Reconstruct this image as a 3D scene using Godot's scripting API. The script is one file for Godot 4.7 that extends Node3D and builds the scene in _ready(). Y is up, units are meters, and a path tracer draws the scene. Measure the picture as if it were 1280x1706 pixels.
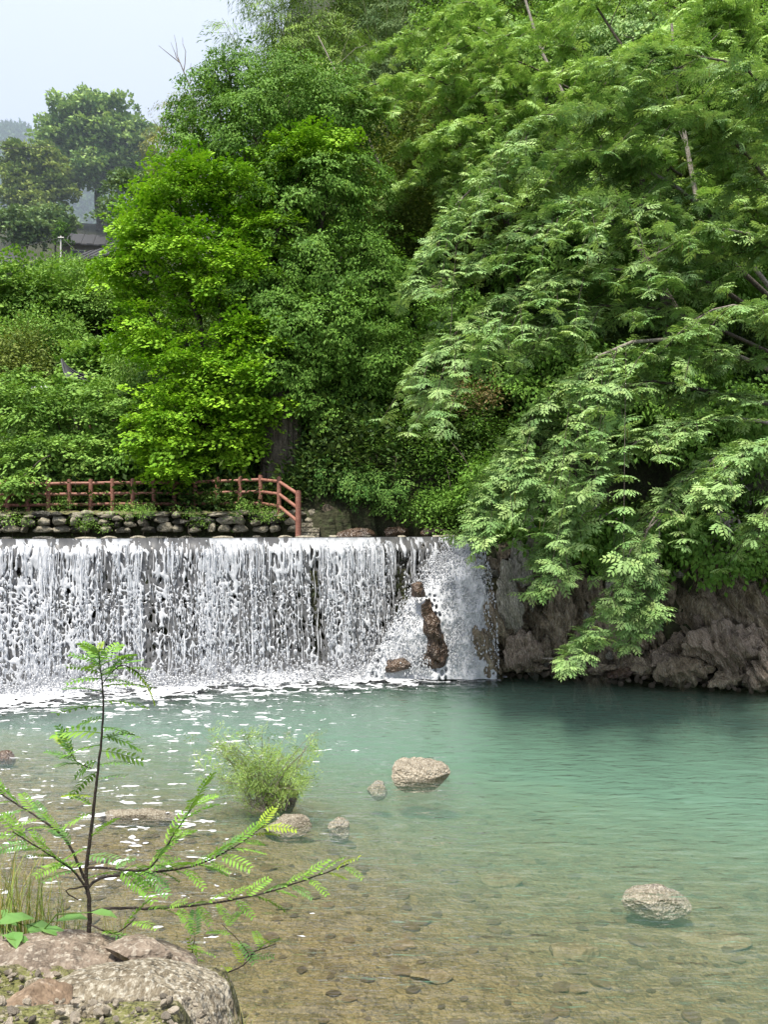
extends Node3D
# A weir waterfall and its pool below a wooded hillside. Pool level is y = 0, the camera stands on the near bank and looks along -z.

const F := 1500.0          # focal length in photo pixels
const EYE_Y := 5.0         # eye above the pool
const HORIZON := 870.0     # photo row of the horizon

var rng := RandomNumberGenerator.new()
var names := {}
var M := {}
var S := {}                # sprig meshes
var n_hill: FastNoiseLite
var n_fine: FastNoiseLite
var n_clump: FastNoiseLite
var n_wave: FastNoiseLite
var n_rock: FastNoiseLite
var n_cell: FastNoiseLite
var n_ridge: FastNoiseLite


func at(px: float, py: float, d: float) -> Vector3:   # the place d metres ahead that the photo shows there
	return Vector3((px - 640.0) / F * d, EYE_Y + (HORIZON - py) / F * d, -d)


func fnl(kind: int, freq: float, octaves: int, sd: int) -> FastNoiseLite:
	var n := FastNoiseLite.new()
	n.noise_type = kind
	n.frequency = freq
	n.seed = sd
	n.fractal_type = FastNoiseLite.FRACTAL_FBM if octaves > 1 else FastNoiseLite.FRACTAL_NONE
	n.fractal_octaves = octaves
	return n


func lin(r: float, g: float, b: float) -> Color:
	return Color(r, g, b).linear_to_srgb()


func numbered(called: String) -> String:
	var k: int = names.get(called, 0)
	names[called] = k + 1
	return called if k == 0 else "%s_%03d" % [called, k]


func tag(o: Node, label: String, category: String, group := "", kind := "") -> Node:
	if label: o.set_meta("label", label)
	if category: o.set_meta("category", category)
	if group: o.set_meta("group", group)
	if kind: o.set_meta("kind", kind)
	return o


func thing(called: String, label: String, category: String, where := Vector3.ZERO, group := "") -> Node3D:
	var o := Node3D.new()
	o.name = numbered(called)
	add_child(o)
	o.position = where
	tag(o, label, category, group)
	return o


func part(called: String, mesh: Mesh, mat: Material, parent: Node, where := Vector3.ZERO, basis_ := Basis.IDENTITY) -> MeshInstance3D:
	var o := MeshInstance3D.new()
	o.name = numbered(called) if parent == self else called
	o.mesh = mesh
	o.material_override = mat
	parent.add_child(o, true)
	o.transform = Transform3D(basis_, where)
	return o


func copies(called: String, mesh: Mesh, mat: Material, parent: Node, xf: Array, tint: PackedColorArray) -> MultiMeshInstance3D:
	var mm := MultiMesh.new()
	mm.transform_format = MultiMesh.TRANSFORM_3D
	mm.use_colors = true
	mm.mesh = mesh
	mm.instance_count = xf.size()
	for i in xf.size():
		mm.set_instance_transform(i, xf[i])
		mm.set_instance_color(i, tint[i])
	var o := MultiMeshInstance3D.new()
	o.name = numbered(called) if parent == self else called
	o.multimesh = mm
	o.material_override = mat
	parent.add_child(o, true)
	return o


var tinted := {}

func tinted_sprig(mesh: ArrayMesh, col: Color) -> ArrayMesh:
	var key := [mesh, col]
	if not tinted.has(key):
		var a := mesh.surface_get_arrays(0)
		var c: PackedColorArray = a[Mesh.ARRAY_COLOR]
		for k in c.size(): c[k] = Color(c[k].r * col.r, c[k].g * col.g, c[k].b * col.b)
		a[Mesh.ARRAY_COLOR] = c
		var m := ArrayMesh.new()
		m.add_surface_from_arrays(Mesh.PRIMITIVE_TRIANGLES, a, [], {}, 0)
		tinted[key] = m
	return tinted[key]


func leaves(called: String, mesh: ArrayMesh, mat: Material, parent: Node, xf: Array, tint: PackedColorArray) -> MeshInstance3D:   # all the sprigs of one crown, grown into one mesh
	var st := SurfaceTool.new()
	st.begin(Mesh.PRIMITIVE_TRIANGLES)
	for k in xf.size(): st.append_from(tinted_sprig(mesh, tint[k]), 0, xf[k])
	return part(called, st.commit(), mat, parent)


# ---------------------------------------------------------------- mesh building
class MB:
	var v := PackedVector3Array()
	var n := PackedVector3Array()
	var c := PackedColorArray()
	var i := PackedInt32Array()
	var flat := false

	func tri(a: Vector3, b: Vector3, d: Vector3, col: Color) -> void:   # one flat face
		var nn := (d - a).cross(b - a).normalized()
		var k := v.size()
		v.append(a); v.append(b); v.append(d)
		n.append(nn); n.append(nn); n.append(nn)
		c.append(col); c.append(col); c.append(col)
		i.append(k); i.append(k + 1); i.append(k + 2)
		flat = true

	func quad(a: Vector3, b: Vector3, cc: Vector3, d: Vector3, col: Color) -> void:
		tri(a, b, cc, col)
		tri(a, cc, d, col)

	func box(lo: Vector3, hi: Vector3, col: Color) -> void:
		var p := []
		for k in 8:
			p.append(Vector3(hi.x if k & 1 else lo.x, hi.y if k & 2 else lo.y, hi.z if k & 4 else lo.z))
		for f in [[0, 2, 3, 1], [5, 7, 6, 4], [4, 6, 2, 0], [1, 3, 7, 5], [2, 6, 7, 3], [4, 0, 1, 5]]:
			quad(p[f[0]], p[f[1]], p[f[2]], p[f[3]], col)

	func leaf(base: Vector3, dir: Vector3, up: Vector3, length: float, width: float, fold: float, col: Color) -> void:
		var side := dir.cross(up).normalized() * width * 0.5
		var tip := base + dir * length
		var mid := base + dir * length * 0.45
		var lift := up * width * fold
		var nn := (tip - base).cross(-side).normalized()
		if nn.dot(up) < 0.0: nn = -nn
		var k := v.size()
		v.append_array([base, mid - side + lift, tip, mid + side + lift])
		n.append_array([nn, (nn - side * 2.0 * fold / width).normalized(), nn, (nn + side * 2.0 * fold / width).normalized()])
		c.append_array([col, col, col, col])
		i.append_array([k, k + 1, k + 2, k, k + 2, k + 3])

	func lobed(base: Vector3, dir: Vector3, up: Vector3, size: float, col: Color) -> void:   # a broad three-pointed leaf
		var side := dir.cross(up).normalized()
		var tip := base + dir * size
		var drop := up * -size * 0.10
		tri(base, base + dir * size * 0.55 - side * size * 0.55 + drop, tip, col)
		tri(base, tip, base + dir * size * 0.55 + side * size * 0.55 + drop, col)
		tri(base, base + dir * size * 0.12 - side * size * 0.42 + drop * 1.5, base + dir * size * 0.6 - side * size * 0.2, col)
		tri(base, base + dir * size * 0.6 + side * size * 0.2, base + dir * size * 0.12 + side * size * 0.42 + drop * 1.5, col)

	func tube(pts: Array, radii: Array, sides: int, col: Color) -> void:
		var start := v.size()
		var last := pts.size() - 1
		var ref := Vector3.RIGHT
		for k in pts.size():
			var t: Vector3 = (pts[mini(k + 1, last)] - pts[maxi(k - 1, 0)]).normalized()
			if absf(t.dot(ref)) > 0.95: ref = Vector3.BACK
			var a := (ref - t * ref.dot(t)).normalized()
			ref = a
			var b := t.cross(a)
			for s in sides:
				var w := TAU * s / sides
				var out := a * cos(w) + b * sin(w)
				v.append(pts[k] + out * radii[k])
				n.append(out)
				c.append(col)
		for k in last:
			for s in sides:
				var p := start + k * sides + s
				var q := start + k * sides + (s + 1) % sides
				i.append_array([p, p + sides, q, q, p + sides, q + sides])
		var cap := v.size()
		v.append(pts[last]); n.append((pts[last] - pts[last - 1]).normalized()); c.append(col)
		for s in sides:
			i.append_array([start + last * sides + s, cap, start + last * sides + (s + 1) % sides])

	func smooth() -> void:
		n.resize(v.size())
		n.fill(Vector3.ZERO)
		for k in range(0, i.size(), 3):
			var f := (v[i[k + 2]] - v[i[k]]).cross(v[i[k + 1]] - v[i[k]])
			n[i[k]] += f; n[i[k + 1]] += f; n[i[k + 2]] += f
		for k in n.size():
			n[k] = n[k].normalized()

	func mesh() -> ArrayMesh:
		if n.size() != v.size(): smooth()
		var a := []
		a.resize(Mesh.ARRAY_MAX)
		a[Mesh.ARRAY_VERTEX] = v
		a[Mesh.ARRAY_NORMAL] = n
		if c.size() == v.size(): a[Mesh.ARRAY_COLOR] = c
		a[Mesh.ARRAY_INDEX] = i
		var m := ArrayMesh.new()
		m.add_surface_from_arrays(Mesh.PRIMITIVE_TRIANGLES, a)
		return m


func grid(nx: int, ny: int, f: Callable) -> ArrayMesh:   # f(i, j) -> Vector3, rows run away from the viewer; faces up
	var b := MB.new()
	b.v.resize((nx + 1) * (ny + 1))
	for j in ny + 1:
		for k in nx + 1:
			b.v[j * (nx + 1) + k] = f.call(k, j)
	for j in ny:
		for k in nx:
			var p := j * (nx + 1) + k
			b.i.append_array([p, p + nx + 1, p + 1, p + 1, p + nx + 1, p + nx + 2])
	return b.mesh()


func lace(nx: int, ny: int, field: PackedFloat32Array, place: Callable) -> ArrayMesh:   # a sheet with holes wherever the field is below 0
	var b := MB.new()
	var corner := PackedInt32Array(); corner.resize((nx + 1) * (ny + 1)); corner.fill(-1)
	var across := corner.duplicate()
	var down := corner.duplicate()
	for j in ny:
		for k in nx:
			var ids := PackedInt32Array()
			var ring := [[k, j], [k, j + 1], [k + 1, j + 1], [k + 1, j]]
			var any := false
			for q in ring:
				if field[q[1] * (nx + 1) + q[0]] > 0.0: any = true
			if not any: continue
			for q in 4:
				var p: Array = ring[q]
				var r: Array = ring[(q + 1) % 4]
				var ip: int = p[1] * (nx + 1) + p[0]
				var ir: int = r[1] * (nx + 1) + r[0]
				var fp := field[ip]
				var fr := field[ir]
				if fp > 0.0:
					if corner[ip] < 0:
						corner[ip] = b.v.size()
						b.v.append(place.call(float(p[0]), float(p[1]), fp))
					ids.append(corner[ip])
				if (fp > 0.0) != (fr > 0.0):
					var edge := across if p[1] == r[1] else down
					var key := mini(ip, ir)
					if edge[key] < 0:
						var t := fp / (fp - fr)
						var made := b.v.size()
						b.v.append(place.call(lerpf(p[0], r[0], t), lerpf(p[1], r[1], t), 0.0))
						if p[1] == r[1]: across[key] = made
						else: down[key] = made
						ids.append(made)
					else:
						ids.append(edge[key])
			for q in range(1, ids.size() - 1):
				b.i.append_array([ids[0], ids[q], ids[q + 1]])
	return b.mesh()


func rock_mesh(n: int, sd: int, size: Vector3, rough := 0.16, cuts := 9, strata := 0.0, sink := -0.6) -> ArrayMesh:
	var r := RandomNumberGenerator.new()
	r.seed = sd
	var planes := []
	for k in cuts:
		var a := Vector3(r.randfn(), r.randfn() * 0.8 + 0.15, r.randfn()).normalized()
		planes.append([a, r.randf_range(0.62, 0.9) if cuts < 14 else r.randf_range(0.40, 0.78)])
	var b := MB.new()
	var seen := {}
	var off := Vector3(sd * 7.13, sd * 3.7, sd * 1.9)
	for f in 6:
		var ids := PackedInt32Array()
		for j in n + 1:
			for k in n + 1:
				var s := tan((float(k) / n - 0.5) * PI * 0.5)
				var t := tan((float(j) / n - 0.5) * PI * 0.5)
				var p: Vector3 = [Vector3(1, t, -s), Vector3(-1, t, s), Vector3(s, 1, -t), Vector3(s, -1, t), Vector3(s, t, 1), Vector3(-s, t, -1)][f]
				p = p.normalized()
				var key := Vector3i((p * 4000.0).round())
				if not seen.has(key):
					seen[key] = b.v.size()
					var q := p
					for pl in planes:
						var e: float = q.dot(pl[0]) - pl[1]
						if e > 0.0: q -= pl[0] * e * 0.92
					var w := q * size * 0.5
					var m := minf(size.x, minf(size.y, size.z))
					var u := w * (2.2 / m) + off
					var h := n_rock.get_noise_3dv(u * 30.0) * rough + absf(n_rock.get_noise_3dv(u * 75.0)) * -rough * 0.5
					if strata > 0.0:
						var lay := w.x * 0.85 + w.z * 0.5 + w.y * 0.22 + n_rock.get_noise_3dv(w * 22.0 + off) * 0.35
						h += (absf(fposmod(lay * 3.1, 1.0) - 0.5) * 2.0 - 0.5) * strata
					h += n_rock.get_noise_3dv(u * 190.0) * rough * 0.16
					w += p * h * m * 0.5
					w.y = maxf(w.y, sink * size.y * 0.5)
					b.v.append(w)
				ids.append(seen[key])
		for j in n:
			for k in n:
				var p := j * (n + 1) + k
				b.i.append_array([ids[p], ids[p + n + 1], ids[p + 1], ids[p + 1], ids[p + n + 1], ids[p + n + 2]])
	return b.mesh()


# ---------------------------------------------------------------- materials
func noise_image(n: FastNoiseLite, size: int) -> PackedByteArray:
	return n.get_seamless_image(size, size).get_data()


func mottled(size: int, sd: int, ramp: Array, spots: Color, spot_cut: int, scale_ := 1.0) -> ImageTexture:   # stone, bark or soil: patches of several colours, grain and lichen spots
	var big := noise_image(fnl(FastNoiseLite.TYPE_SIMPLEX_SMOOTH, 0.008 * scale_, 5, sd), size)
	var fine := noise_image(fnl(FastNoiseLite.TYPE_SIMPLEX, 0.09 * scale_, 3, sd + 1), size)
	var lich := noise_image(fnl(FastNoiseLite.TYPE_SIMPLEX_SMOOTH, 0.035 * scale_, 4, sd + 2), size)
	var out := PackedByteArray()
	out.resize(size * size * 3)
	var last := ramp.size() - 1
	for k in size * size:
		var t := clampf((big[k] * 0.75 + fine[k] * 0.5) / 255.0 - 0.12, 0.0, 0.999) * last
		var c: Color = ramp[int(t)].lerp(ramp[mini(int(t) + 1, last)], t - int(t))
		if lich[k] > spot_cut: c = c.lerp(spots, minf(1.0, (lich[k] - spot_cut) / 22.0) * (0.4 + fine[k] / 400.0))
		out[k * 3] = int(clampf(c.r, 0, 1) * 255.0)
		out[k * 3 + 1] = int(clampf(c.g, 0, 1) * 255.0)
		out[k * 3 + 2] = int(clampf(c.b, 0, 1) * 255.0)
	return ImageTexture.create_from_image(Image.create_from_data(size, size, false, Image.FORMAT_RGB8, out))


func bump_texture(size: int, sd: int, kind: int, freq: float, octaves: int) -> ImageTexture:
	var im := fnl(kind, freq, octaves, sd).get_seamless_image(size, size)
	return ImageTexture.create_from_image(im)


func stone(called: String, tex: Texture2D, bump: Texture2D, scale_: float, rough: float, depth := 4.0, spec := 0.4) -> StandardMaterial3D:
	var m := StandardMaterial3D.new()
	m.resource_name = called
	m.albedo_texture = tex
	m.uv1_triplanar = true
	m.uv1_scale = Vector3.ONE * scale_
	m.roughness = rough
	m.metallic_specular = spec
	m.heightmap_enabled = true
	m.heightmap_texture = bump
	m.heightmap_scale = depth
	return m


func plain(called: String, c: Color, rough: float, spec := 0.4) -> StandardMaterial3D:
	var m := StandardMaterial3D.new()
	m.resource_name = called
	m.albedo_color = c
	m.roughness = rough
	m.metallic_specular = spec
	return m


func leafy(called: String, glow: float, rough := 0.55) -> StandardMaterial3D:
	var m := plain(called, Color.WHITE, rough, 0.22)
	m.vertex_color_use_as_albedo = true
	m.backlight_enabled = true
	m.backlight = lin(glow, glow, glow * 0.55)
	return m


func materials() -> void:
	var b1 := bump_texture(512, 5, FastNoiseLite.TYPE_SIMPLEX, 0.02, 6)
	var b2 := bump_texture(512, 9, FastNoiseLite.TYPE_PERLIN, 0.05, 5)
	var ridged := fnl(FastNoiseLite.TYPE_SIMPLEX_SMOOTH, 0.012, 5, 15)
	ridged.fractal_type = FastNoiseLite.FRACTAL_RIDGED
	var b3 := ImageTexture.create_from_image(ridged.get_seamless_image(512, 512))
	M.boulder = stone("pale_boulder", mottled(512, 11, [lin(0.035, 0.028, 0.016), lin(0.115, 0.094, 0.062), lin(0.19, 0.165, 0.12), lin(0.27, 0.245, 0.19)], lin(0.42, 0.40, 0.34), 138), b1, 2.0, 0.85, 2.5)
	M.river_rock = stone("river_rock", mottled(512, 21, [lin(0.06, 0.048, 0.03), lin(0.24, 0.205, 0.15), lin(0.40, 0.36, 0.285)], lin(0.55, 0.52, 0.45), 150), b1, 1.3, 0.7, 7.0)
	M.cliff = stone("cliff_rock", mottled(512, 31, [lin(0.04, 0.03, 0.019), lin(0.175, 0.135, 0.088), lin(0.34, 0.28, 0.195), lin(0.50, 0.44, 0.33)], lin(0.46, 0.45, 0.38), 160), b3, 0.9, 0.6, 30.0)
	M.cliff_pale = stone("pale_cliff_rock", mottled(512, 41, [lin(0.12, 0.11, 0.085), lin(0.25, 0.235, 0.19), lin(0.36, 0.34, 0.29)], lin(0.52, 0.51, 0.44), 150), b3, 1.0, 0.75, 20.0)
	M.cliff_pink = stone("pinkish_cliff_rock", mottled(512, 51, [lin(0.08, 0.06, 0.042), lin(0.25, 0.195, 0.145), lin(0.40, 0.335, 0.265)], lin(0.46, 0.42, 0.36), 160), b3, 0.9, 0.75, 30.0)
	for rock in [M.cliff, M.cliff_pale, M.cliff_pink]: rock.uv1_scale = Vector3(1.0, 0.26, 1.0)
	M.wet_rock = stone("wet_brown_rock", mottled(256, 61, [lin(0.02, 0.014, 0.01), lin(0.07, 0.045, 0.03), lin(0.15, 0.095, 0.06)], lin(0.16, 0.12, 0.08), 190), b1, 0.6, 0.28, 8.0, 0.5)
	M.weir = stone("wet_weir_stone", mottled(256, 71, [lin(0.018, 0.017, 0.014), lin(0.05, 0.045, 0.036), lin(0.10, 0.09, 0.07)], lin(0.06, 0.08, 0.04), 170), b2, 0.5, 0.35, 10.0, 0.5)
	M.bed = stone("pool_bed", mottled(512, 81, [lin(0.045, 0.034, 0.013), lin(0.115, 0.088, 0.035), lin(0.175, 0.134, 0.056)], lin(0.20, 0.158, 0.074), 165), b2, 0.45, 0.9, 10.0)
	M.soil = stone("forest_soil", mottled(512, 91, [lin(0.012, 0.014, 0.007), lin(0.035, 0.036, 0.018), lin(0.06, 0.062, 0.03)], lin(0.05, 0.07, 0.025), 150), b2, 0.2, 0.95, 10.0)
	M.moss = stone("moss_and_litter", mottled(512, 101, [lin(0.05, 0.042, 0.03), lin(0.11, 0.10, 0.05), lin(0.12, 0.13, 0.035), lin(0.20, 0.17, 0.12)], lin(0.3, 0.27, 0.22), 165), b2, 1.3, 0.95, 4.0)
	M.wall_stone = stone("retaining_wall_stone", mottled(512, 111, [lin(0.06, 0.052, 0.038), lin(0.18, 0.16, 0.12), lin(0.32, 0.29, 0.23), lin(0.42, 0.39, 0.33)], lin(0.10, 0.12, 0.05), 165), b1, 0.7, 0.85, 6.0)
	M.bark = stone("dark_bark", mottled(256, 121, [lin(0.03, 0.024, 0.018), lin(0.08, 0.065, 0.05), lin(0.15, 0.125, 0.10)], lin(0.17, 0.16, 0.14), 165), b2, 1.2, 0.9, 6.0)
	M.bark_pale = stone("pale_bark", mottled(256, 131, [lin(0.10, 0.085, 0.07), lin(0.20, 0.175, 0.145), lin(0.30, 0.27, 0.23)], lin(0.4, 0.38, 0.34), 160), b2, 1.4, 0.85, 4.0)
	M.far_green = stone("far_wooded_slope", mottled(512, 141, [lin(0.012, 0.022, 0.010), lin(0.03, 0.05, 0.02), lin(0.05, 0.08, 0.03)], lin(0.07, 0.10, 0.04), 160), b2, 0.02, 0.95, 60.0)
	M.paint = stone("red_brown_paint", mottled(256, 151, [lin(0.17, 0.068, 0.048), lin(0.24, 0.10, 0.07), lin(0.29, 0.14, 0.10)], lin(0.32, 0.21, 0.16), 165), b2, 1.5, 0.55, 1.0)
	M.twig = plain("dark_twig", lin(0.035, 0.026, 0.022), 0.7)
	M.culm = plain("bamboo_culm", lin(0.22, 0.23, 0.10), 0.45)
	M.leaf = leafy("leaf", 0.45)
	M.leaf_dull = leafy("old_leaf", 0.35, 0.5)
	M.foam = plain("aerated_water", lin(0.58, 0.60, 0.63), 0.4, 0.5)
	M.foam.backlight_enabled = true
	M.foam.backlight = lin(0.5, 0.52, 0.55)
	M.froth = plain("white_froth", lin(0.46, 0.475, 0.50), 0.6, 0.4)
	M.film = plain("thin_falling_water", lin(0.10, 0.10, 0.10), 0.25, 0.5)
	M.tile = plain("dark_roof_tile", lin(0.03, 0.031, 0.035), 0.7)
	M.plaster = plain("white_plaster", lin(0.62, 0.61, 0.58), 0.9)
	M.pole = plain("concrete_pole", lin(0.55, 0.54, 0.52), 0.9)
	M.wire = plain("black_wire", lin(0.03, 0.03, 0.03), 0.6)
	M.glass = plain("dark_window_glass", lin(0.03, 0.035, 0.04), 0.1, 0.5)
	M.red_cloth = plain("pink_cloth", lin(0.6, 0.12, 0.12), 0.9)
	M.sheet_white = plain("white_sheet", lin(0.75, 0.76, 0.78), 0.6)
	var w := StandardMaterial3D.new()
	w.resource_name = "water"
	w.albedo_color = Color(1, 1, 1, 0.0)
	w.roughness = 0.03
	w.metallic_specular = 0.44
	if WATER_SOLID:
		w.refraction_enabled = true
		w.refraction_scale = 0.033
	w.transparency = BaseMaterial3D.TRANSPARENCY_ALPHA
	var rip := NoiseTexture2D.new()
	rip.noise = fnl(FastNoiseLite.TYPE_SIMPLEX_SMOOTH, 0.02, 4, 77)
	rip.width = 512; rip.height = 512
	rip.seamless = true
	w.heightmap_enabled = true
	w.heightmap_texture = rip
	w.heightmap_scale = 5.0
	w.uv1_triplanar = true
	w.uv1_scale = Vector3(0.11, 0.3, 0.36)
	M.water = w

const WATER_SOLID := false


# ---------------------------------------------------------------- the lie of the land
func dam_d(x: float) -> float:      # how far ahead the weir crest runs
	return 30.7 + 0.296 * x

func bank_d(x: float) -> float:     # foot of the rocky bank across the pool
	return 30.0 - 0.42 * (x - 3.8)

func bed_y(x: float, d: float) -> float:
	var start := 17.4 - 0.72 * x if x < 0.0 else 17.4 - 0.62 * x
	var y := -0.20 - 2.3 * pow(clampf((d - start + 7.0) / 20.0, 0.0, 1.0), 1.5)
	y += n_fine.get_noise_2d(x * 9.0, d * 9.0) * 0.14 + n_fine.get_noise_2d(x * 40.0, d * 40.0) * 0.05
	y -= 0.16 * smoothstep(-2.0, 4.0, x)
	return y

func ground_y(x: float, d: float) -> float:
	var rough := n_fine.get_noise_2d(x * 6.0, d * 6.0)
	var edge := lerpf(3.75, 1.75, smoothstep(-0.85, -0.35, x))
	if d < 14.0:
		var y := 3.32 + rough * 0.03
		if d > edge: y = 3.32 - (d - edge) * 1.5
		return maxf(y, minf(bed_y(x, d) - 0.25, -0.3))
	var dam := dam_d(x)
	var hill := 0.0
	var steep := smoothstep(-9.0, -1.0, x * 45.0 / maxf(d, 45.0))
	hill = 5.35 + (0.49 + 0.66 * steep) * maxf(d - 36.5, 0.0)
	if d > 112.0: hill -= (d - 112.0) * lerpf(1.1, 1.2, steep)
	hill = maxf(hill, -20.0)
	hill += rough * smoothstep(36.0, 44.0, d) * 1.2
	var near := smoothstep(-4.2, -1.8, x)
	hill += near * 3.0 * smoothstep(33.4, 35.6, d) * smoothstep(46.0, 38.0, d)
	if x < 3.4:
		if d < dam - 0.4: return minf(bed_y(x, d) - 0.25, -0.3)
		if d < lerpf(33.7, dam + 3.0, near): return 3.4
		return hill
	var q := d - minf(bank_d(x), dam + 1.0)
	if q < 0.0: return minf(bed_y(x, d) - 0.25, -0.3)
	return maxf(-0.8 + 5.4 * smoothstep(0.0, 2.6, q), hill if d > 36.0 else 0.0)


func wave(x: float, d: float) -> float:
	var stir := 1.0 + 1.6 * smoothstep(6.0, 0.5, absf(dam_d(x) - d)) * smoothstep(5.0, 3.0, x)
	stir *= lerpf(1.9, 1.7, smoothstep(-1.0, 5.0, x))
	var y := n_wave.get_noise_2d(x * 30.0, d * 105.0) * 0.022
	y += n_wave.get_noise_2d(x * 75.0 + 50.0, d * 230.0) * 0.014
	y += n_wave.get_noise_2d(x * 160.0 + 90.0, d * 400.0) * 0.006
	return y * stir


func spaced(stops: Array) -> PackedFloat32Array:   # [from, step, to, step, to ...]
	var out := PackedFloat32Array()
	var p: float = stops[0]
	for k in range(1, stops.size(), 2):
		while p < stops[k + 1] - 0.0001:
			out.append(p)
			p += stops[k]
	out.append(p)
	return out


func mountain_y(x: float, d: float) -> float:
	var ridge := 150.0 - 0.22 * absf(x + 130.0) + n_hill.get_noise_2d(x * 1.8, 3.0) * 13.0
	return -22.0 + ridge * smoothstep(160.0, 280.0, d) - maxf(d - 280.0, 0.0) * 0.9 + n_fine.get_noise_2d(x * 2.8, d * 2.8) * 5.0


func land() -> void:
	var xs := spaced([-240.0, 20.0, -100.0, 6.0, -40.0, 1.2, -16.0, 0.3, 16.0, 1.2, 40.0, 6.0, 100.0, 20.0, 240.0])
	var ds := spaced([-40.0, 6.0, -4.0, 0.5, 1.0, 0.2, 6.0, 0.8, 24.0, 0.25, 42.0, 1.2, 70.0, 3.0, 130.0, 15.0, 400.0])
	var g := part("ground", grid(xs.size() - 1, ds.size() - 1, func(i, j): return Vector3(xs[i], ground_y(xs[i], ds[j]), -ds[j])), M.soil, self)
	tag(g, "dark soil of the wooded slopes around the pool", "ground", "", "structure")
	var bed := part("pool_bed", grid(200, 170, func(i, j):
		var x: float = -19.0 + i * 0.1755
		var d: float = 4.0 + j * 0.162
		return Vector3(x, bed_y(x, d), -d)), M.bed, self)
	tag(bed, "olive brown stony bed seen through the shallow water", "pool bed", "", "structure")
	var pool := part("pool_water", grid(320, 300, func(i, j):
		var x: float = -19.0 + i * 0.1075
		var d: float = 4.0 + j * 0.0935
		return Vector3(x, wave(x, d), -d)), M.water, self)
	tag(pool, "rippled teal green water of the pool", "water", "", "structure")
	var depth := FogVolume.new()
	depth.name = "pool_depth"
	depth.shape = RenderingServer.FOG_VOLUME_SHAPE_BOX
	depth.size = Vector3(33.0, 3.2, 28.0)
	depth.position = Vector3(-2.0, -1.68, -18.5)
	var murk := FogMaterial.new()
	murk.density = 0.25
	murk.albedo = lin(0.42, 0.77, 0.55)
	depth.material = murk
	add_child(depth)
	tag(depth, "cloudy teal mineral water filling the pool", "water", "", "structure")
	var milk := FogVolume.new()
	milk.name = "bubble_cloud"
	milk.shape = RenderingServer.FOG_VOLUME_SHAPE_ELLIPSOID
	milk.size = Vector3(30.0, 2.6, 11.0)
	milk.position = Vector3(-9.0, -1.42, -25.6)
	milk.rotation.y = atan2(0.296, 1.0)
	var air := FogMaterial.new()
	air.density = 0.16
	air.albedo = lin(0.80, 0.95, 0.93)
	milk.material = air
	add_child(milk)
	tag(milk, "milky cloud of air bubbles under the water by the fall", "water", "", "stuff")
	# water held behind the weir, seen edge on
	var up := part("upstream_water", grid(60, 6, func(i, j):
		var x: float = -20.0 + i * 0.39
		var d: float = dam_d(x) + 0.15 + j * 0.55
		return Vector3(x, 4.5 + n_wave.get_noise_2d(x * 60.0, d * 60.0) * 0.02, -d)), M.water, self)
	tag(up, "still water held behind the weir crest", "water", "", "structure")
	# far mountain
	var mt := part("mountain", grid(90, 26, func(i, j):
		var x: float = -240.0 + i * 4.5
		var d: float = 170.0 + j * 6.0
		return Vector3(x, mountain_y(x, d), -d)), M.far_green, self)
	tag(mt, "hazy blue wooded mountain beyond the valley", "mountain", "", "structure")
	var xf := []
	var tint := PackedColorArray()
	for k in 6500:
		var x := rng.randf_range(-170.0, -40.0)
		var d := rng.randf_range(180.0, 290.0)
		var y := mountain_y(x, d)
		var s := rng.randf_range(2.2, 4.6)
		xf.append(Transform3D(Basis(Vector3.UP, rng.randf() * TAU).scaled(Vector3(s, s * rng.randf_range(1.0, 1.6), s)), Vector3(x, y + s * 0.3, -d)))
		tint.append([Color(0.07, 0.15, 0.05), Color(0.10, 0.17, 0.05), Color(0.08, 0.16, 0.06)][rng.randi() % 3])
	tag(copies("mountain_forest", S.ball0, M.leaf_dull, self, xf, tint), "blue green forest clothing the far mountain", "forest", "", "stuff")


func valley_haze() -> void:
	var haze := FogVolume.new()
	haze.name = "valley_haze"
	haze.shape = RenderingServer.FOG_VOLUME_SHAPE_BOX
	haze.size = Vector3(260.0, 170.0, 250.0)
	haze.position = Vector3(-133.0, 55.0, -197.0)
	var m := FogMaterial.new()
	m.density = 0.0027
	m.albedo = Color(0.86, 0.93, 1.0)
	haze.material = m
	add_child(haze)
	tag(haze, "pale blue haze hanging in the far valley", "haze", "", "stuff")


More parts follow.
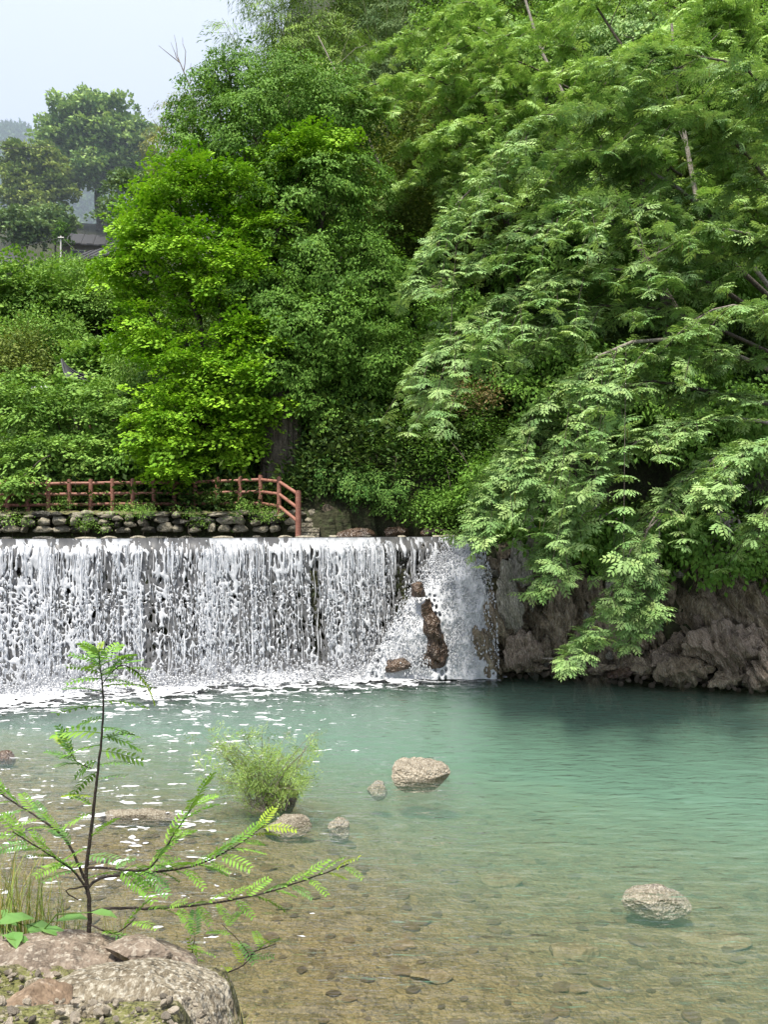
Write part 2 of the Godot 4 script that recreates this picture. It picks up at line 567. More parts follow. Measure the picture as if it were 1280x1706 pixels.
func weir() -> void:
	var x0 := -20.0
	var run := 23.2
	var w := thing("weir", "dark wet stone weir wall behind the falling water", "weir", Vector3(x0, 0, -dam_d(x0)))
	var dir := Vector3(1, 0, -0.296).normalized()
	var out := Vector3(-dir.z, 0, dir.x)      # towards the camera side
	if out.z < 0: out = -out
	var long := run * sqrt(1.0 + 0.296 * 0.296)
	# rough stepped face
	var face := grid(int(long / 0.12), 40, func(i, j):
		var u: float = i * 0.12
		var t: float = j / 40.0
		var y: float = lerpf(-1.4, 4.44, t)
		var p: Vector3 = dir * u + out * (0.75 * (1.0 - t) * (1.0 - t) - 0.05)
		p += out * (n_rock.get_noise_3d(u * 60.0, y * 60.0, 5.0) * 0.16 + n_rock.get_noise_3d(u * 200.0, y * 200.0, 5.0) * 0.04) * (1.0 - pow(t, 8.0))
		return p + Vector3(0, y, 0))
	part("face", face, M.weir, w)
	var cap := MB.new()
	cap.box(Vector3(0, 4.30, -0.9), Vector3(long, 4.44, -0.08), Color.WHITE)
	part("crest", cap.mesh(), M.weir, w, Vector3.ZERO, Basis(Vector3.UP, atan2(0.296, 1.0)))
	# the crest stones that break the edge
	var chunks := [rock_mesh(8, 301, Vector3(0.6, 0.16, 0.35)), rock_mesh(8, 302, Vector3(0.4, 0.14, 0.3)), rock_mesh(8, 303, Vector3(0.8, 0.15, 0.35))]
	var u := 0.4
	while u < long - 0.3:
		part("crest_stone", chunks[rng.randi() % 3], M.wall_stone if rng.randf() < 0.6 else M.weir, w, dir * u + Vector3(0, 4.47 + rng.randf() * 0.03, 0) - out * 0.3, Basis(Vector3.UP, rng.randf_range(0.0, 0.6)))
		u += rng.randf_range(0.45, 1.3)
	curtain(dir, out, long, x0)


func curtain(dir: Vector3, out: Vector3, long: float, x0: float) -> void:
	var w := thing("waterfall", "broad white curtain of water pouring over the weir", "waterfall", Vector3(x0, 0, -dam_d(x0)))
	for layer in 2:
		var du := 0.032 if layer else 0.05
		var dv := 0.036 if layer else 0.07
		var nx := int((long - 7.0) / du)
		var ny := int(4.62 / dv)
		var field := PackedFloat32Array()
		field.resize((nx + 1) * (ny + 1))
		for j in ny + 1:
			var v := j * dv
			for k in nx + 1:
				var uu := 7.0 + k * du
				var wx := n_fine.get_noise_2d(uu * 70.0, v * 60.0 + layer * 300.0) * 0.16 + n_clump.get_noise_2d(uu * 22.0, v * 9.0 + layer * 40.0) * 0.55
				var tall := lerpf(7.0, 0.95, smoothstep(0.0, 2.2, v))     # long streaks where it slides over the crest, torn lace lower down
				var cell := n_cell.get_noise_2d((uu + wx) * 1.6 + layer * 71.0, v / tall * 0.8 + wx * 0.6 + layer * 13.0)
				var wisp := n_cell.get_noise_2d((uu + wx * 1.4) * 3.6 + layer * 17.0, v / tall * 1.35 - wx * 1.0)
				var streak := n_clump.get_noise_2d(uu * 170.0 + layer * 900.0, v * 5.0)
				var broad := n_clump.get_noise_2d(uu * 26.0, v * 7.0) + n_clump.get_noise_2d(uu * 95.0, v * 24.0 + 30.0)
				var thin := smoothstep(17.3, 21.0, uu) * 0.05 + smoothstep(21.0, 22.0, uu) * 0.05 + smoothstep(0.0, 0.35, absf(uu - 18.1 - v * 0.12) ) * -0.25 + 0.25
				var f := maxf(-cell - 0.70, -wisp - 0.86) + streak * 0.22 + broad * lerpf(0.13, 0.12, smoothstep(19.0, 21.0, uu)) - thin * 0.9 + n_fine.get_noise_2d(uu * 800.0, v * 180.0) * 0.36
				if layer == 0: f += 0.16 + 0.14 * smoothstep(0.8, 0.0, v)
				elif layer == 1: f += -0.15 + 0.26 * smoothstep(0.7, 0.0, v) + 0.55 * smoothstep(0.30, 0.02, v)
				else: f += -0.17 + 0.12 * smoothstep(0.5, 0.0, v)
				f += 0.35 * smoothstep(4.0, 4.6, v)
				field[j * (nx + 1) + k] = f
		var depth := 0.03 + layer * 0.09
		var sheet := lace(nx, ny, field, func(a: float, b: float, f: float):
			var uu := 7.0 + a * du
			var v := b * dv
			var bow: float = 0.05 + 0.62 * smoothstep(0.0, 4.6, v) + 0.16 * smoothstep(0.0, 0.5, v)
			var puff: float = sqrt(clampf(f, 0.0, 0.5)) * 0.06
			bow += depth * smoothstep(0.0, 0.6, v) + puff + n_fine.get_noise_3d(uu * 60.0, v * 25.0, layer * 50.0) * 0.07 + n_fine.get_noise_3d(uu * 420.0, v * 260.0, layer * 50.0) * 0.035
			return dir * uu + out * bow + Vector3(0, 4.50 - v - 0.02 * layer, 0))
		part("water_sheet", sheet, M.film if layer == 0 else M.foam, w)
	# fine strands falling in front of the sheet
	var b3 := MB.new()
	for k in 3300:
		var uu := rng.randf_range(7.0, long - 0.9)
		if n_clump.get_noise_2d(uu * 170.0, 3.0) * 0.7 + n_clump.get_noise_2d(uu * 420.0, 9.0) * 0.6 + rng.randfn() * 0.18 < -0.02: continue
		if absf(uu - 18.15) < 0.14 and rng.randf() < 0.8: continue
		var v0 := 0.02 if rng.randf() < 0.45 else rng.randf() * 3.6
		var v1 := minf(4.55, v0 + rng.randf_range(0.3, 1.5))
		var off := rng.randf_range(0.04, 0.26)
		var wide := rng.randf_range(0.004, 0.012)
		var sway := rng.randf() * 90.0
		var n0 := (out + dir * rng.randfn() * 0.5 + Vector3(0, rng.randf_range(-0.1, 0.6), 0)).normalized()
		var steps := 4 + int((v1 - v0) * 5.0)
		for e in steps + 1:
			var v := lerpf(v0, v1, e / float(steps))
			var bow := 0.05 + 0.62 * smoothstep(0.0, 4.6, v) + 0.16 * smoothstep(0.0, 0.5, v) + off * smoothstep(0.0, 0.7, v)
			var x := uu + n_fine.get_noise_2d(v * 90.0, sway) * 0.07 * smoothstep(0.0, 1.5, v)
			var half := wide * (0.45 + 0.9 * absf(n_fine.get_noise_2d(v * 420.0, sway + 40.0)) * 2.0) * (1.0 if e > 0 and e < steps else 0.2)
			var p := dir * x + out * bow + Vector3(0, 4.5 - v, 0)
			b3.v.append(p - dir * half)
			b3.v.append(p + dir * half)
			b3.n.append(n0); b3.n.append(n0)
			if e > 0:
				var q := b3.v.size() - 4
				b3.i.append_array([q, q + 1, q + 2, q + 2, q + 1, q + 3])
	part("falling_strands", b3.mesh(), M.foam, w).set_meta("kind", "stuff")
	# drops thrown out in front of the sheet
	var xf := []
	var tint := PackedColorArray()
	for k in 9000:
		var uu := rng.randf_range(7.0, long - 0.6)
		var v := 4.6 * pow(rng.randf(), 0.7)
		if n_clump.get_noise_2d(uu * 170.0, v * 5.0) < -0.05: continue
		var s := rng.randf_range(0.012, 0.034)
		xf.append(Transform3D(Basis(Vector3.BACK, rng.randf_range(-0.4, 0.4)).scaled(Vector3(s, s * rng.randf_range(1.2, 3.5), s)), dir * uu + out * (0.2 + 0.72 * smoothstep(0.0, 4.6, v) + rng.randf() * 0.25) + Vector3(0, 4.45 - v, 0)))
		tint.append(Color.WHITE)
	copies("falling_drops", S.drop, M.foam, w, xf, tint).set_meta("kind", "stuff")
	# boiling foot of the fall
	var b := thing("splash_foam", "white spray and foam boiling along the foot of the fall", "foam", Vector3(x0, 0, -dam_d(x0)))
	var heap := grid(int((long - 7.0) / 0.09), 16, func(i, j):
		var uu: float = 7.0 + i * 0.09
		var t: float = j / 16.0
		var reach: float = 1.1 + n_clump.get_noise_2d(uu * 40.0, 8.0) * 0.7
		var y: float = 0.36 * sin(PI * clampf(t * 1.02, 0.0, 1.0)) * (0.5 + 0.9 * absf(n_fine.get_noise_2d(uu * 120.0, t * 130.0))) - 0.05
		return dir * uu + out * (0.3 + (1.0 - t) * reach) + Vector3(0, y + n_fine.get_noise_2d(uu * 320.0, t * 300.0) * 0.07, 0))
	part("foam_heap", heap, M.froth, b)
	xf = []
	tint = PackedColorArray()
	for k in 9000:
		var uu := rng.randf_range(7.0, long + 0.2)
		var h := -log(1.0 - rng.randf() * 0.98) * 0.17
		var s := rng.randf_range(0.014, 0.045)
		xf.append(Transform3D(Basis.IDENTITY.scaled(Vector3.ONE * s), dir * uu + out * (0.5 + absf(rng.randfn()) * 0.62) + Vector3(0, h + 0.03, 0)))
		tint.append(Color.WHITE)
	copies("spray_drops", S.drop, M.froth, b, xf, tint).set_meta("kind", "stuff")
	var mist := FogVolume.new()
	mist.name = "mist"
	mist.shape = RenderingServer.FOG_VOLUME_SHAPE_ELLIPSOID
	mist.size = Vector3(22.0, 1.5, 2.4)
	mist.position = dir * 12.5 + out * 1.3 + Vector3(0, 0.2, 0)
	mist.rotation.y = atan2(0.296, 1.0)
	var fm := FogMaterial.new()
	fm.density = 0.10
	fm.albedo = Color(0.97, 0.98, 1.0)
	mist.material = fm
	b.add_child(mist)


func side_cascade() -> void:
	# white water bursting over the rocks at the end of the weir
	var foot := at(715, 1112, 29.8)
	var t := thing("side_cascade", "foaming cascade bursting over rocks beside the cliff", "waterfall", Vector3(foot.x, 0, foot.z))
	for layer in 3:
		var nx := 130
		var ny := 150
		var field := PackedFloat32Array()
		field.resize((nx + 1) * (ny + 1))
		var place := func(a: float, b: float, f: float):
			var s := a / nx          # 0 left, 1 right
			var v := b / ny          # 0 top, 1 foot
			var fan := lerpf(1.05, 3.75, pow(v, 0.75))
			var mid := lerpf(1.15, 0.05, v)
			var x := mid + (s - 0.5) * fan + (0.35 if s > 0.5 else -0.75) * v * absf(s - 0.5)
			var arch := 1.0 - pow(absf(s - 0.55) * 1.9, 2.0)
			var y := lerpf(3.62 + 0.42 * arch, 0.02, pow(v, 1.25))
			var z := lerpf(-1.1, 0.75, pow(v, 0.65)) + 0.25 * arch * sin(v * PI)
			z += n_fine.get_noise_3d(x * 90.0, y * 60.0, layer * 70.0) * 0.22 + sqrt(clampf(f, 0.0, 0.4)) * 0.3 + layer * 0.12 + n_fine.get_noise_3d(x * 260.0, y * 200.0, layer * 70.0) * 0.09
			return Vector3(x, y, z)
		for j in ny + 1:
			for k in nx + 1:
				var p: Vector3 = place.call(float(k), float(j), 0.0)
				var cell := n_cell.get_noise_2d(p.x * 1.8 + layer * 31.0, p.y * 1.2 + n_fine.get_noise_2d(p.x * 90.0, p.y * 90.0) * 0.25)
				var s := k / float(nx)
				var v := j / float(ny)
				var f := -cell - 0.04 + n_fine.get_noise_2d(p.x * 700.0, p.y * 500.0 + layer * 90.0) * 0.3 + n_clump.get_noise_2d(p.x * 130.0 + layer * 400.0, p.y * 40.0) * 0.2 + 0.34 - layer * 0.07
				f -= 0.9 * smoothstep(0.36, 0.5, absf(s - 0.5) + n_clump.get_noise_2d(p.y * 90.0, s * 40.0 + layer * 50.0) * 0.16) + 0.5 * smoothstep(0.05, 0.0, v)
				f -= 0.75 * smoothstep(0.34, 0.12, absf(p.x - lerpf(-0.25, 0.28, v) - 0.05)) * smoothstep(0.34, 0.46, v)   # parted by the standing rock
				f -= 0.30 * smoothstep(0.7, 0.95, s) * smoothstep(0.65, 0.2, v) * (0.5 + n_clump.get_noise_2d(p.x * 60.0, p.y * 60.0))
				f += 0.12 * smoothstep(0.6, 1.0, v)
				field[j * (nx + 1) + k] = f
		part("water_sheet", lace(nx, ny, field, place), M.froth, t)
	var xf := []
	var tint := PackedColorArray()
	for k in 15000:
		var v := rng.randf()
		var s := clampf(rng.randfn() * 0.24 + 0.5, 0.0, 1.0)
		var fan := lerpf(1.2, 4.2, pow(v, 0.75))
		var x := lerpf(1.15, 0.05, v) + (s - 0.5) * fan
		if absf(x - lerpf(-0.25, 0.28, v) - 0.05) < 0.28 and v > 0.38: continue
		var y := lerpf(3.75, 0.05, pow(v, 1.25)) + absf(rng.randfn()) * 0.26
		var q := rng.randf_range(0.008, 0.034)
		xf.append(Transform3D(Basis.IDENTITY.scaled(Vector3(q, q * rng.randf_range(0.8, 2.2), q)), Vector3(x, y, lerpf(-1.0, 0.95, pow(v, 0.65)) + rng.randf() * 0.5)))
		tint.append(Color.WHITE)
	copies("spray_drops", S.drop, M.froth, t, xf, tint).set_meta("kind", "stuff")
	# rocks standing in the cascade
	var r := part("standing_rock", rock_mesh(34, 411, Vector3(1.05, 3.5, 0.9), 0.36, 22, 0.16, -1.0), M.wet_rock, self, at(722, 1052, 28.7), Basis(Vector3.BACK, 0.16))
	tag(r, "tall wet brown rock standing in the middle of the side cascade", "rock")
	r = part("standing_rock", rock_mesh(16, 412, Vector3(0.55, 0.6, 0.5), 0.25, 8), M.wet_rock, self, at(697, 985, 28.9))
	tag(r, "small dark knob of rock on top of the tall cascade rock", "rock")
	r = part("standing_rock", rock_mesh(18, 413, Vector3(0.95, 0.55, 0.6), 0.2, 8), M.wet_rock, self, at(663, 1108, 28.6), Basis(Vector3.BACK, 0.2))
	tag(r, "low reddish brown wet rock at the foot of the waterfall spray", "rock")
	r = part("standing_rock", rock_mesh(18, 414, Vector3(1.1, 0.9, 0.8), 0.2, 9), M.wet_rock, self, at(722, 1098, 28.9))
	tag(r, "broad brown wet rock under the tall cascade rock", "rock")


func pool_foam_and_glints() -> void:
	# foam by the fall; further out, white flecks partly painting sky glints on ripples
	var x0 := -13.5
	var d0 := 8.2
	var sx := 0.042
	var sd := 0.036
	var nx := int(17.5 / sx)
	var ny := int(22.6 / sd)
	var field := PackedFloat32Array()
	field.resize((nx + 1) * (ny + 1))
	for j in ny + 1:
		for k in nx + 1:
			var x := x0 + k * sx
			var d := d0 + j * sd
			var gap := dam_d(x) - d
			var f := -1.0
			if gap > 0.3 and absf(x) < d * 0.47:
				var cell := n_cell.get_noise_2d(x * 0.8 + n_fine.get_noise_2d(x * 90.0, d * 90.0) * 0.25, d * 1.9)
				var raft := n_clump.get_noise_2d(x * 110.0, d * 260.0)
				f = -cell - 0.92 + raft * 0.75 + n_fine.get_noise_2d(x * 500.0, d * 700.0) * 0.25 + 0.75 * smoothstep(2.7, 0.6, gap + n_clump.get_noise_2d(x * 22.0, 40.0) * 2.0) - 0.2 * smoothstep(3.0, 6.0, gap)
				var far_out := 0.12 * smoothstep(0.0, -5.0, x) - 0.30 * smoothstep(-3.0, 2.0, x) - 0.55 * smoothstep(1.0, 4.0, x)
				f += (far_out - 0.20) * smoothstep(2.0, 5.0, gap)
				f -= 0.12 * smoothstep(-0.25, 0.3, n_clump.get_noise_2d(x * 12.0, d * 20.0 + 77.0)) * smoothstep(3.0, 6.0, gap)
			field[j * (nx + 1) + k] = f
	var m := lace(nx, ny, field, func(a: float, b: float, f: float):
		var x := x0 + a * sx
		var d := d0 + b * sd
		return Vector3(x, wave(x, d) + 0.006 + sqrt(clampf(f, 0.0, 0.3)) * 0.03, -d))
	tag(part("foam_and_glint_flecks", m, M.froth, self), "white foam on the pool with flecks standing in for sky glints on ripples", "foam", "", "stuff")


# ---------------------------------------------------------------- leaf sprigs: each grows along +x, its upper side is +y
func shade_of(r: RandomNumberGenerator) -> Color:
	var t := r.randf_range(0.78, 1.18)
	return Color(t * r.randf_range(0.9, 1.12), t, t * r.randf_range(0.85, 1.1))


func jitter(r: RandomNumberGenerator, v: Vector3, by: float) -> Vector3:
	return (v + Vector3(r.randfn(), r.randfn(), r.randfn()) * by).normalized()


func sprigs() -> void:
	var r := RandomNumberGenerator.new()
	r.seed = 4242
	# flat spray of broad lobed leaves
	for k in 2:
		var b := MB.new()
		for q in 46:
			var a := r.randf() * TAU
			var rad := 0.52 * sqrt(r.randf())
			var p := Vector3(cos(a) * rad + 0.1, -rad * rad * 0.7 + r.randfn() * 0.05, sin(a) * rad)
			var dir := jitter(r, Vector3(cos(a) * 0.8 + 0.35, -0.25, sin(a) * 0.8), 0.25)
			b.lobed(p, dir, jitter(r, Vector3(0.1, 1, 0), 0.28), r.randf_range(0.10, 0.16), shade_of(r))
		S["maple%d" % k] = b.mesh()
	# hanging vine twigs with oval leaves
	for k in 2:
		var b := MB.new()
		for q in 52:
			var t := r.randf()
			var p := Vector3(t * 0.6, -t * t * 0.3 + r.randfn() * 0.08, r.randfn() * 0.2)
			b.leaf(p, jitter(r, Vector3(0.5, -0.75, r.randf_range(-0.8, 0.8)), 0.3), jitter(r, Vector3(0.5, 0.9, 0), 0.3), r.randf_range(0.10, 0.17), r.randf_range(0.055, 0.085), 0.12, shade_of(r))
		S["vine%d" % k] = b.mesh()
	# whorl of long feather-shaped leaves
	for k in 6:                       # the last three with fewer, broader leaflets for trees further up the slope
		var b := MB.new()
		var count := 4 + k % 3
		for q in count:
			var a := (q - (count - 1) * 0.5) / count * 4.6 + r.randfn() * 0.12
			var long := r.randf_range(0.26, 0.42)
			var dir := Vector3(cos(a), r.randf_range(-0.12, 0.22), sin(a)).normalized()
			var side := dir.cross(Vector3.UP).normalized()
			var tint := shade_of(r)
			var pairs := 4 if k < 3 else 3
			for s in pairs:
				var t := (s + 0.8) / (pairs + 0.6)
				var p := dir * long * t + Vector3(0, -0.28 * long * t * t, 0)
				var w := 0.62 + 0.7 * sin(t * PI * 0.85)
				for e in [-1.0, 1.0]:
					var ld: Vector3 = (dir * 0.62 + side * e * 0.8 + Vector3(0, -0.28 - t * 0.25, 0)).normalized()
					b.leaf(p, ld, jitter(r, Vector3.UP + dir * 0.4 * t, 0.10), 0.125 * w * (1.0 if k < 3 else 1.25), 0.066 if k < 3 else 0.075, 0.10, tint * r.randf_range(0.9, 1.1))
			b.leaf(dir * long + Vector3(0, -0.28 * long, 0), (dir + Vector3(0, -0.9, 0)).normalized(), (Vector3.UP + dir * 0.8).normalized(), 0.10, 0.045, 0.1, tint)
		S["pinnate%d" % k] = b.mesh()
	# loose ball of small leaves
	for k in 2:
		var b := MB.new()
		for q in 46:
			var p := Vector3(r.randfn(), r.randfn() * 0.7, r.randfn()) * 0.26
			b.leaf(p, jitter(r, p.normalized() + Vector3(0.2, -0.2, 0), 0.4), jitter(r, Vector3(0, 1, 0), 0.35), r.randf_range(0.09, 0.16), r.randf_range(0.05, 0.08), 0.12, shade_of(r))
		S["small%d" % k] = b.mesh()
	# bamboo: narrow hanging leaves on a thin twig
	for k in 2:
		var b := MB.new()
		for q in 30:
			var t := r.randf()
			var p := Vector3(t * 0.75, -t * t * 0.35 + r.randfn() * 0.05, r.randfn() * 0.14)
			b.leaf(p, jitter(r, Vector3(0.7, -0.8, r.randf_range(-0.7, 0.7)), 0.2), jitter(r, Vector3(0.4, 1, 0), 0.3), r.randf_range(0.13, 0.22), 0.026, 0.1, shade_of(r))
		b.tube([Vector3(-0.1, 0.02, 0), Vector3(0.35, -0.02, 0), Vector3(0.75, -0.33, 0)], [0.006, 0.004, 0.002], 3, Color(0.9, 0.7, 0.7))
		S["bamboo%d" % k] = b.mesh()
	# round tuft for trees too far off to show leaves
	var b2 := MB.new()
	for q in 40:
		var p := Vector3(r.randfn(), absf(r.randfn()) * 0.7, r.randfn()).normalized() * r.randf_range(0.25, 0.5)
		b2.leaf(p, jitter(r, p.normalized(), 0.4), jitter(r, Vector3.UP, 0.4), 0.3, 0.2, 0.15, shade_of(r))
	S.ball0 = b2.mesh()
	# drop of water
	var o := MB.new()
	for u in [-1, 1]:
		for q in 5:
			var a := TAU * q / 5
			var c := TAU * (q + 1) / 5
			var p := Vector3(cos(a), 0, sin(a))
			var s := Vector3(cos(c), 0, sin(c))
			if u > 0: o.tri(p, s, Vector3(0, 1, 0), Color.WHITE)
			else: o.tri(p, Vector3(0, -1, 0), s, Color.WHITE)
	for k in o.n.size(): o.n[k] = o.v[k].normalized()
	S.drop = o.mesh()
	# hanging catkin
	var ck := MB.new()
	ck.tube([Vector3.ZERO, Vector3(0.01, -0.1, 0), Vector3(0, -0.25, 0.01)], [0.006, 0.013, 0.008], 5, Color(1.2, 1.15, 0.7))
	S.catkin = ck.mesh()


func put_sprig(xf: Array, p: Vector3, dir: Vector3, size: float, twist: float) -> void:
	var x := dir.normalized()
	if absf(x.y) > 0.97: x = (x + Vector3(0.3, 0, 0.2)).normalized()
	var z := x.cross(Vector3.UP).normalized()
	var b := Basis(x, z.cross(x), z)
	xf.append(Transform3D(Basis(x, twist) * b.scaled_local(Vector3.ONE * size), p))


func leaf_color(lo: Color, hi: Color) -> Color:   # old and young leaves grow mixed on every twig
	return lo.lerp(hi, (rng.randi() % 5) / 4.0)


# blobs: [px, py, d, half width in px, half height in px]
func crown(parent: Node3D, sprig: String, kinds: int, mat: Material, blobs: Array, per_area: float, size: Array, lo: Color, hi: Color, gap := -0.16, droop := 0.35, called := "crown") -> void:
	var xf := []
	var tint := []
	for k in kinds:
		xf.append([])
		tint.append(PackedColorArray())
	var here := parent.position
	for bl in blobs:
		var c := at(bl[0], bl[1], bl[2])
		var m: float = bl[2] / F
		var r := Vector3(bl[3] * m, bl[4] * m, (bl[3] + bl[4]) * 0.5 * m)
		var mean := (r.x + r.y + r.z) / 3.0
		var lr := clampf(mean * 0.42, 0.35, 0.85 * maxf(1.0, bl[2] / 45.0))
		var area := 4.0 * PI * (r.x * r.y + r.x * r.z + r.y * r.z) / 3.0
		# the crown is a heap of leafy cushions, each fullest on top and thin below
		for q in int(area / (lr * lr * 2.2)) + 3:
			var dir := Vector3(rng.randfn(), rng.randfn(), rng.randfn()).normalized()
			if dir.y < -0.45 and rng.randf() < 0.5: continue
			if dir.z < -0.25 and rng.randf() < 0.75: continue
			var lc := c + dir * r * rng.randf_range(0.62, 1.0)
			var ls := Vector3(lr * rng.randf_range(0.8, 1.35), lr * rng.randf_range(0.45, 0.7), lr * rng.randf_range(0.8, 1.3))
			for e in int(per_area * 1.75 * ls.x * ls.z) + 2:
				var d2 := Vector3(rng.randfn(), absf(rng.randfn()) - 0.25, rng.randfn()).normalized()
				var p := lc + d2 * ls * rng.randf_range(0.75, 1.08)
				if n_clump.get_noise_3d(p.x * 95.0, p.y * 120.0, p.z * 95.0) < gap - 0.12: continue
				var out := Vector3(d2.x, 0.25 - droop * 0.6 - (1.0 - d2.y) * 0.35, d2.z) + dir * 0.3 + Vector3(rng.randfn(), rng.randfn() * 0.6, rng.randfn()) * 0.3
				var w := rng.randi() % kinds
				put_sprig(xf[w], p - here, out, rng.randf_range(size[0], size[1]), rng.randfn() * 0.3)
				tint[w].append(leaf_color(lo, hi))
		for q in int(area * per_area * 0.14):
			var dir := Vector3(rng.randfn(), rng.randfn(), rng.randfn()).normalized()
			var p := c + dir * r * rng.randf_range(0.35, 0.85)
			var w := rng.randi() % kinds
			put_sprig(xf[w], p - here, dir + Vector3(0, -droop, 0), rng.randf_range(size[0], size[1]), rng.randfn() * 0.3)
			tint[w].append(leaf_color(lo, hi))
	for k in kinds:
		if xf[k].size(): leaves(called, S["%s%d" % [sprig, k]], mat, parent, xf[k], tint[k])


func bend(a: Vector3, b: Vector3, sag: float, n: int, wob: float) -> Array:
	var out := []
	var off := Vector3(rng.randf() * 50, rng.randf() * 50, 0)
	for k in n + 1:
		var t := float(k) / n
		var p := a.lerp(b, t) + Vector3(0, sag * sin(t * PI), 0)
		p += Vector3(n_clump.get_noise_2d(t * 90.0 + off.x, off.y), n_clump.get_noise_2d(t * 90.0 + off.y, off.x), n_clump.get_noise_2d(t * 90.0, off.x + off.y)) * wob * sin(t * PI)
		out.append(p)
	return out


func taper(n: int, r0: float, r1: float) -> Array:
	var out := []
	for k in n: out.append(lerpf(r0, r1, float(k) / (n - 1)))
	return out


func shift(pts: Array, by: Vector3) -> Array:
	var out := []
	for p in pts: out.append(p - by)
	return out


func limb(parent: Node3D, called: String, pts: Array, r0: float, r1: float, mat: Material, sides := 7) -> void:
	var b := MB.new()
	b.tube(shift(pts, parent.position), taper(pts.size(), r0, r1), sides, Color.WHITE)
	part(called, b.mesh(), mat, parent)


# a tree with a trunk from the ground, limbs to its leaf masses and a crown
func tree(called: String, label: String, foot: Vector3, thick: float, sprig: String, kinds: int, blobs: Array, per_area: float, size: Array, lo: Color, hi: Color, opt := {}) -> Node3D:
	var t := thing(called, label, opt.get("category", "tree"), foot, opt.get("group", ""))
	var bark: Material = opt.get("bark", M.bark)
	var mid := Vector3.ZERO
	var low := 1e9
	for bl in blobs:
		var c := at(bl[0], bl[1], bl[2])
		mid += c / blobs.size()
		low = minf(low, c.y - bl[4] * bl[2] / F)
	var fork := Vector3(lerpf(foot.x, mid.x, 0.5), maxf(foot.y + 0.4, lerpf(low, mid.y, 0.3)), lerpf(foot.z, mid.z, 0.5))
	limb(t, "trunk", bend(foot + Vector3(0, -0.4, 0), fork, 0.0, 6, 0.5), thick, thick * 0.6, bark)
	for bl in blobs:
		var c := at(bl[0], bl[1], bl[2])
		limb(t, "limb", bend(fork, c + Vector3(0, bl[4] * bl[2] / F * 0.3, 0), 0.4, 6, 0.9), thick * 0.5, thick * 0.1, bark, 5)
	crown(t, sprig, kinds, opt.get("mat", M.leaf), blobs, per_area, size, lo, hi, opt.get("gap", -0.16), opt.get("droop", 0.35))
	return t


# a bough of the big drooping tree: leaves fan out along the outer part of its run
func bough(parent: Node3D, xf: Array, tint: Array, cats: Array, twigs: MB, stops: Array, r0: float, spread: float, n: int, size: Array, lo: Color, hi: Color, from_t := 0.25) -> void:
	var c := Curve3D.new()
	for k in stops.size():
		var p := at(stops[k][0], stops[k][1], stops[k][2])
		var a := at(stops[maxi(k - 1, 0)][0], stops[maxi(k - 1, 0)][1], stops[maxi(k - 1, 0)][2])
		var z := at(stops[mini(k + 1, stops.size() - 1)][0], stops[mini(k + 1, stops.size() - 1)][1], stops[mini(k + 1, stops.size() - 1)][2])
		c.add_point(p, (a - z) * 0.16, (z - a) * 0.16)
	var length := c.get_baked_length()
	var pts := []
	for k in 15: pts.append(c.sample_baked(length * k / 14.0) + Vector3(rng.randfn(), rng.randfn(), rng.randfn()) * 0.03)
	limb(parent, "limb", pts, r0, 0.012, M.bark_pale if rng.randf() < 0.6 else M.bark, 6)
	var here := parent.position
	for k in n:
		var t := lerpf(from_t, 1.0, pow(rng.randf(), 0.85))
		var p := c.sample_baked(length * t)
		var along := (c.sample_baked(minf(length, length * t + 0.3)) - c.sample_baked(maxf(0.0, length * t - 0.3))).normalized()
		var side := along.cross(Vector3.UP).normalized() * (1.0 if rng.randf() < 0.5 else -1.0)
		var wide := spread * (0.35 + 0.65 * sin(clampf((t - from_t) / (1.0 - from_t), 0.0, 1.0) * PI * 0.82 + 0.35))
		var reach := absf(rng.randfn()) * 0.5 * wide
		var way := (side * rng.randf_range(0.6, 1.0) + along * rng.randf_range(0.2, 0.9)).normalized()
		var tip := p + way * reach + Vector3(0, rng.randf_range(0.0, 0.16) - reach * reach * 0.22 - absf(rng.randfn()) * 0.12, 0)
		if n_clump.get_noise_3d(tip.x * 62.0, tip.y * 110.0, tip.z * 62.0) < (0.06 if n > 100 else -0.3): continue
		twigs.tube(shift([p, p.lerp(tip, 0.5) + Vector3(0, 0.05 * reach, 0), tip], here), [0.016, 0.012, 0.006], 3, Color.WHITE)
		var stepn := 1 + int(reach / 0.32)
		for s in stepn:
			var q := p.lerp(tip, 1.0 - s * 0.32 / maxf(reach, 0.33)) + Vector3(rng.randfn(), rng.randfn() * 0.6, rng.randfn()) * 0.06
			var w := rng.randi() % 3
			put_sprig(xf[w], q - here, way + Vector3(rng.randfn() * 0.9, 0.08 + rng.randfn() * 0.25, rng.randfn() * 0.9), rng.randf_range(size[0], size[1]), rng.randfn() * 0.4)
			tint[w].append(leaf_color(lo, hi))
			if rng.randf() < 0.10: cats.append(Transform3D(Basis(Vector3.UP, rng.randf() * TAU).scaled(Vector3.ONE * rng.randf_range(0.7, 1.3)), q - here))


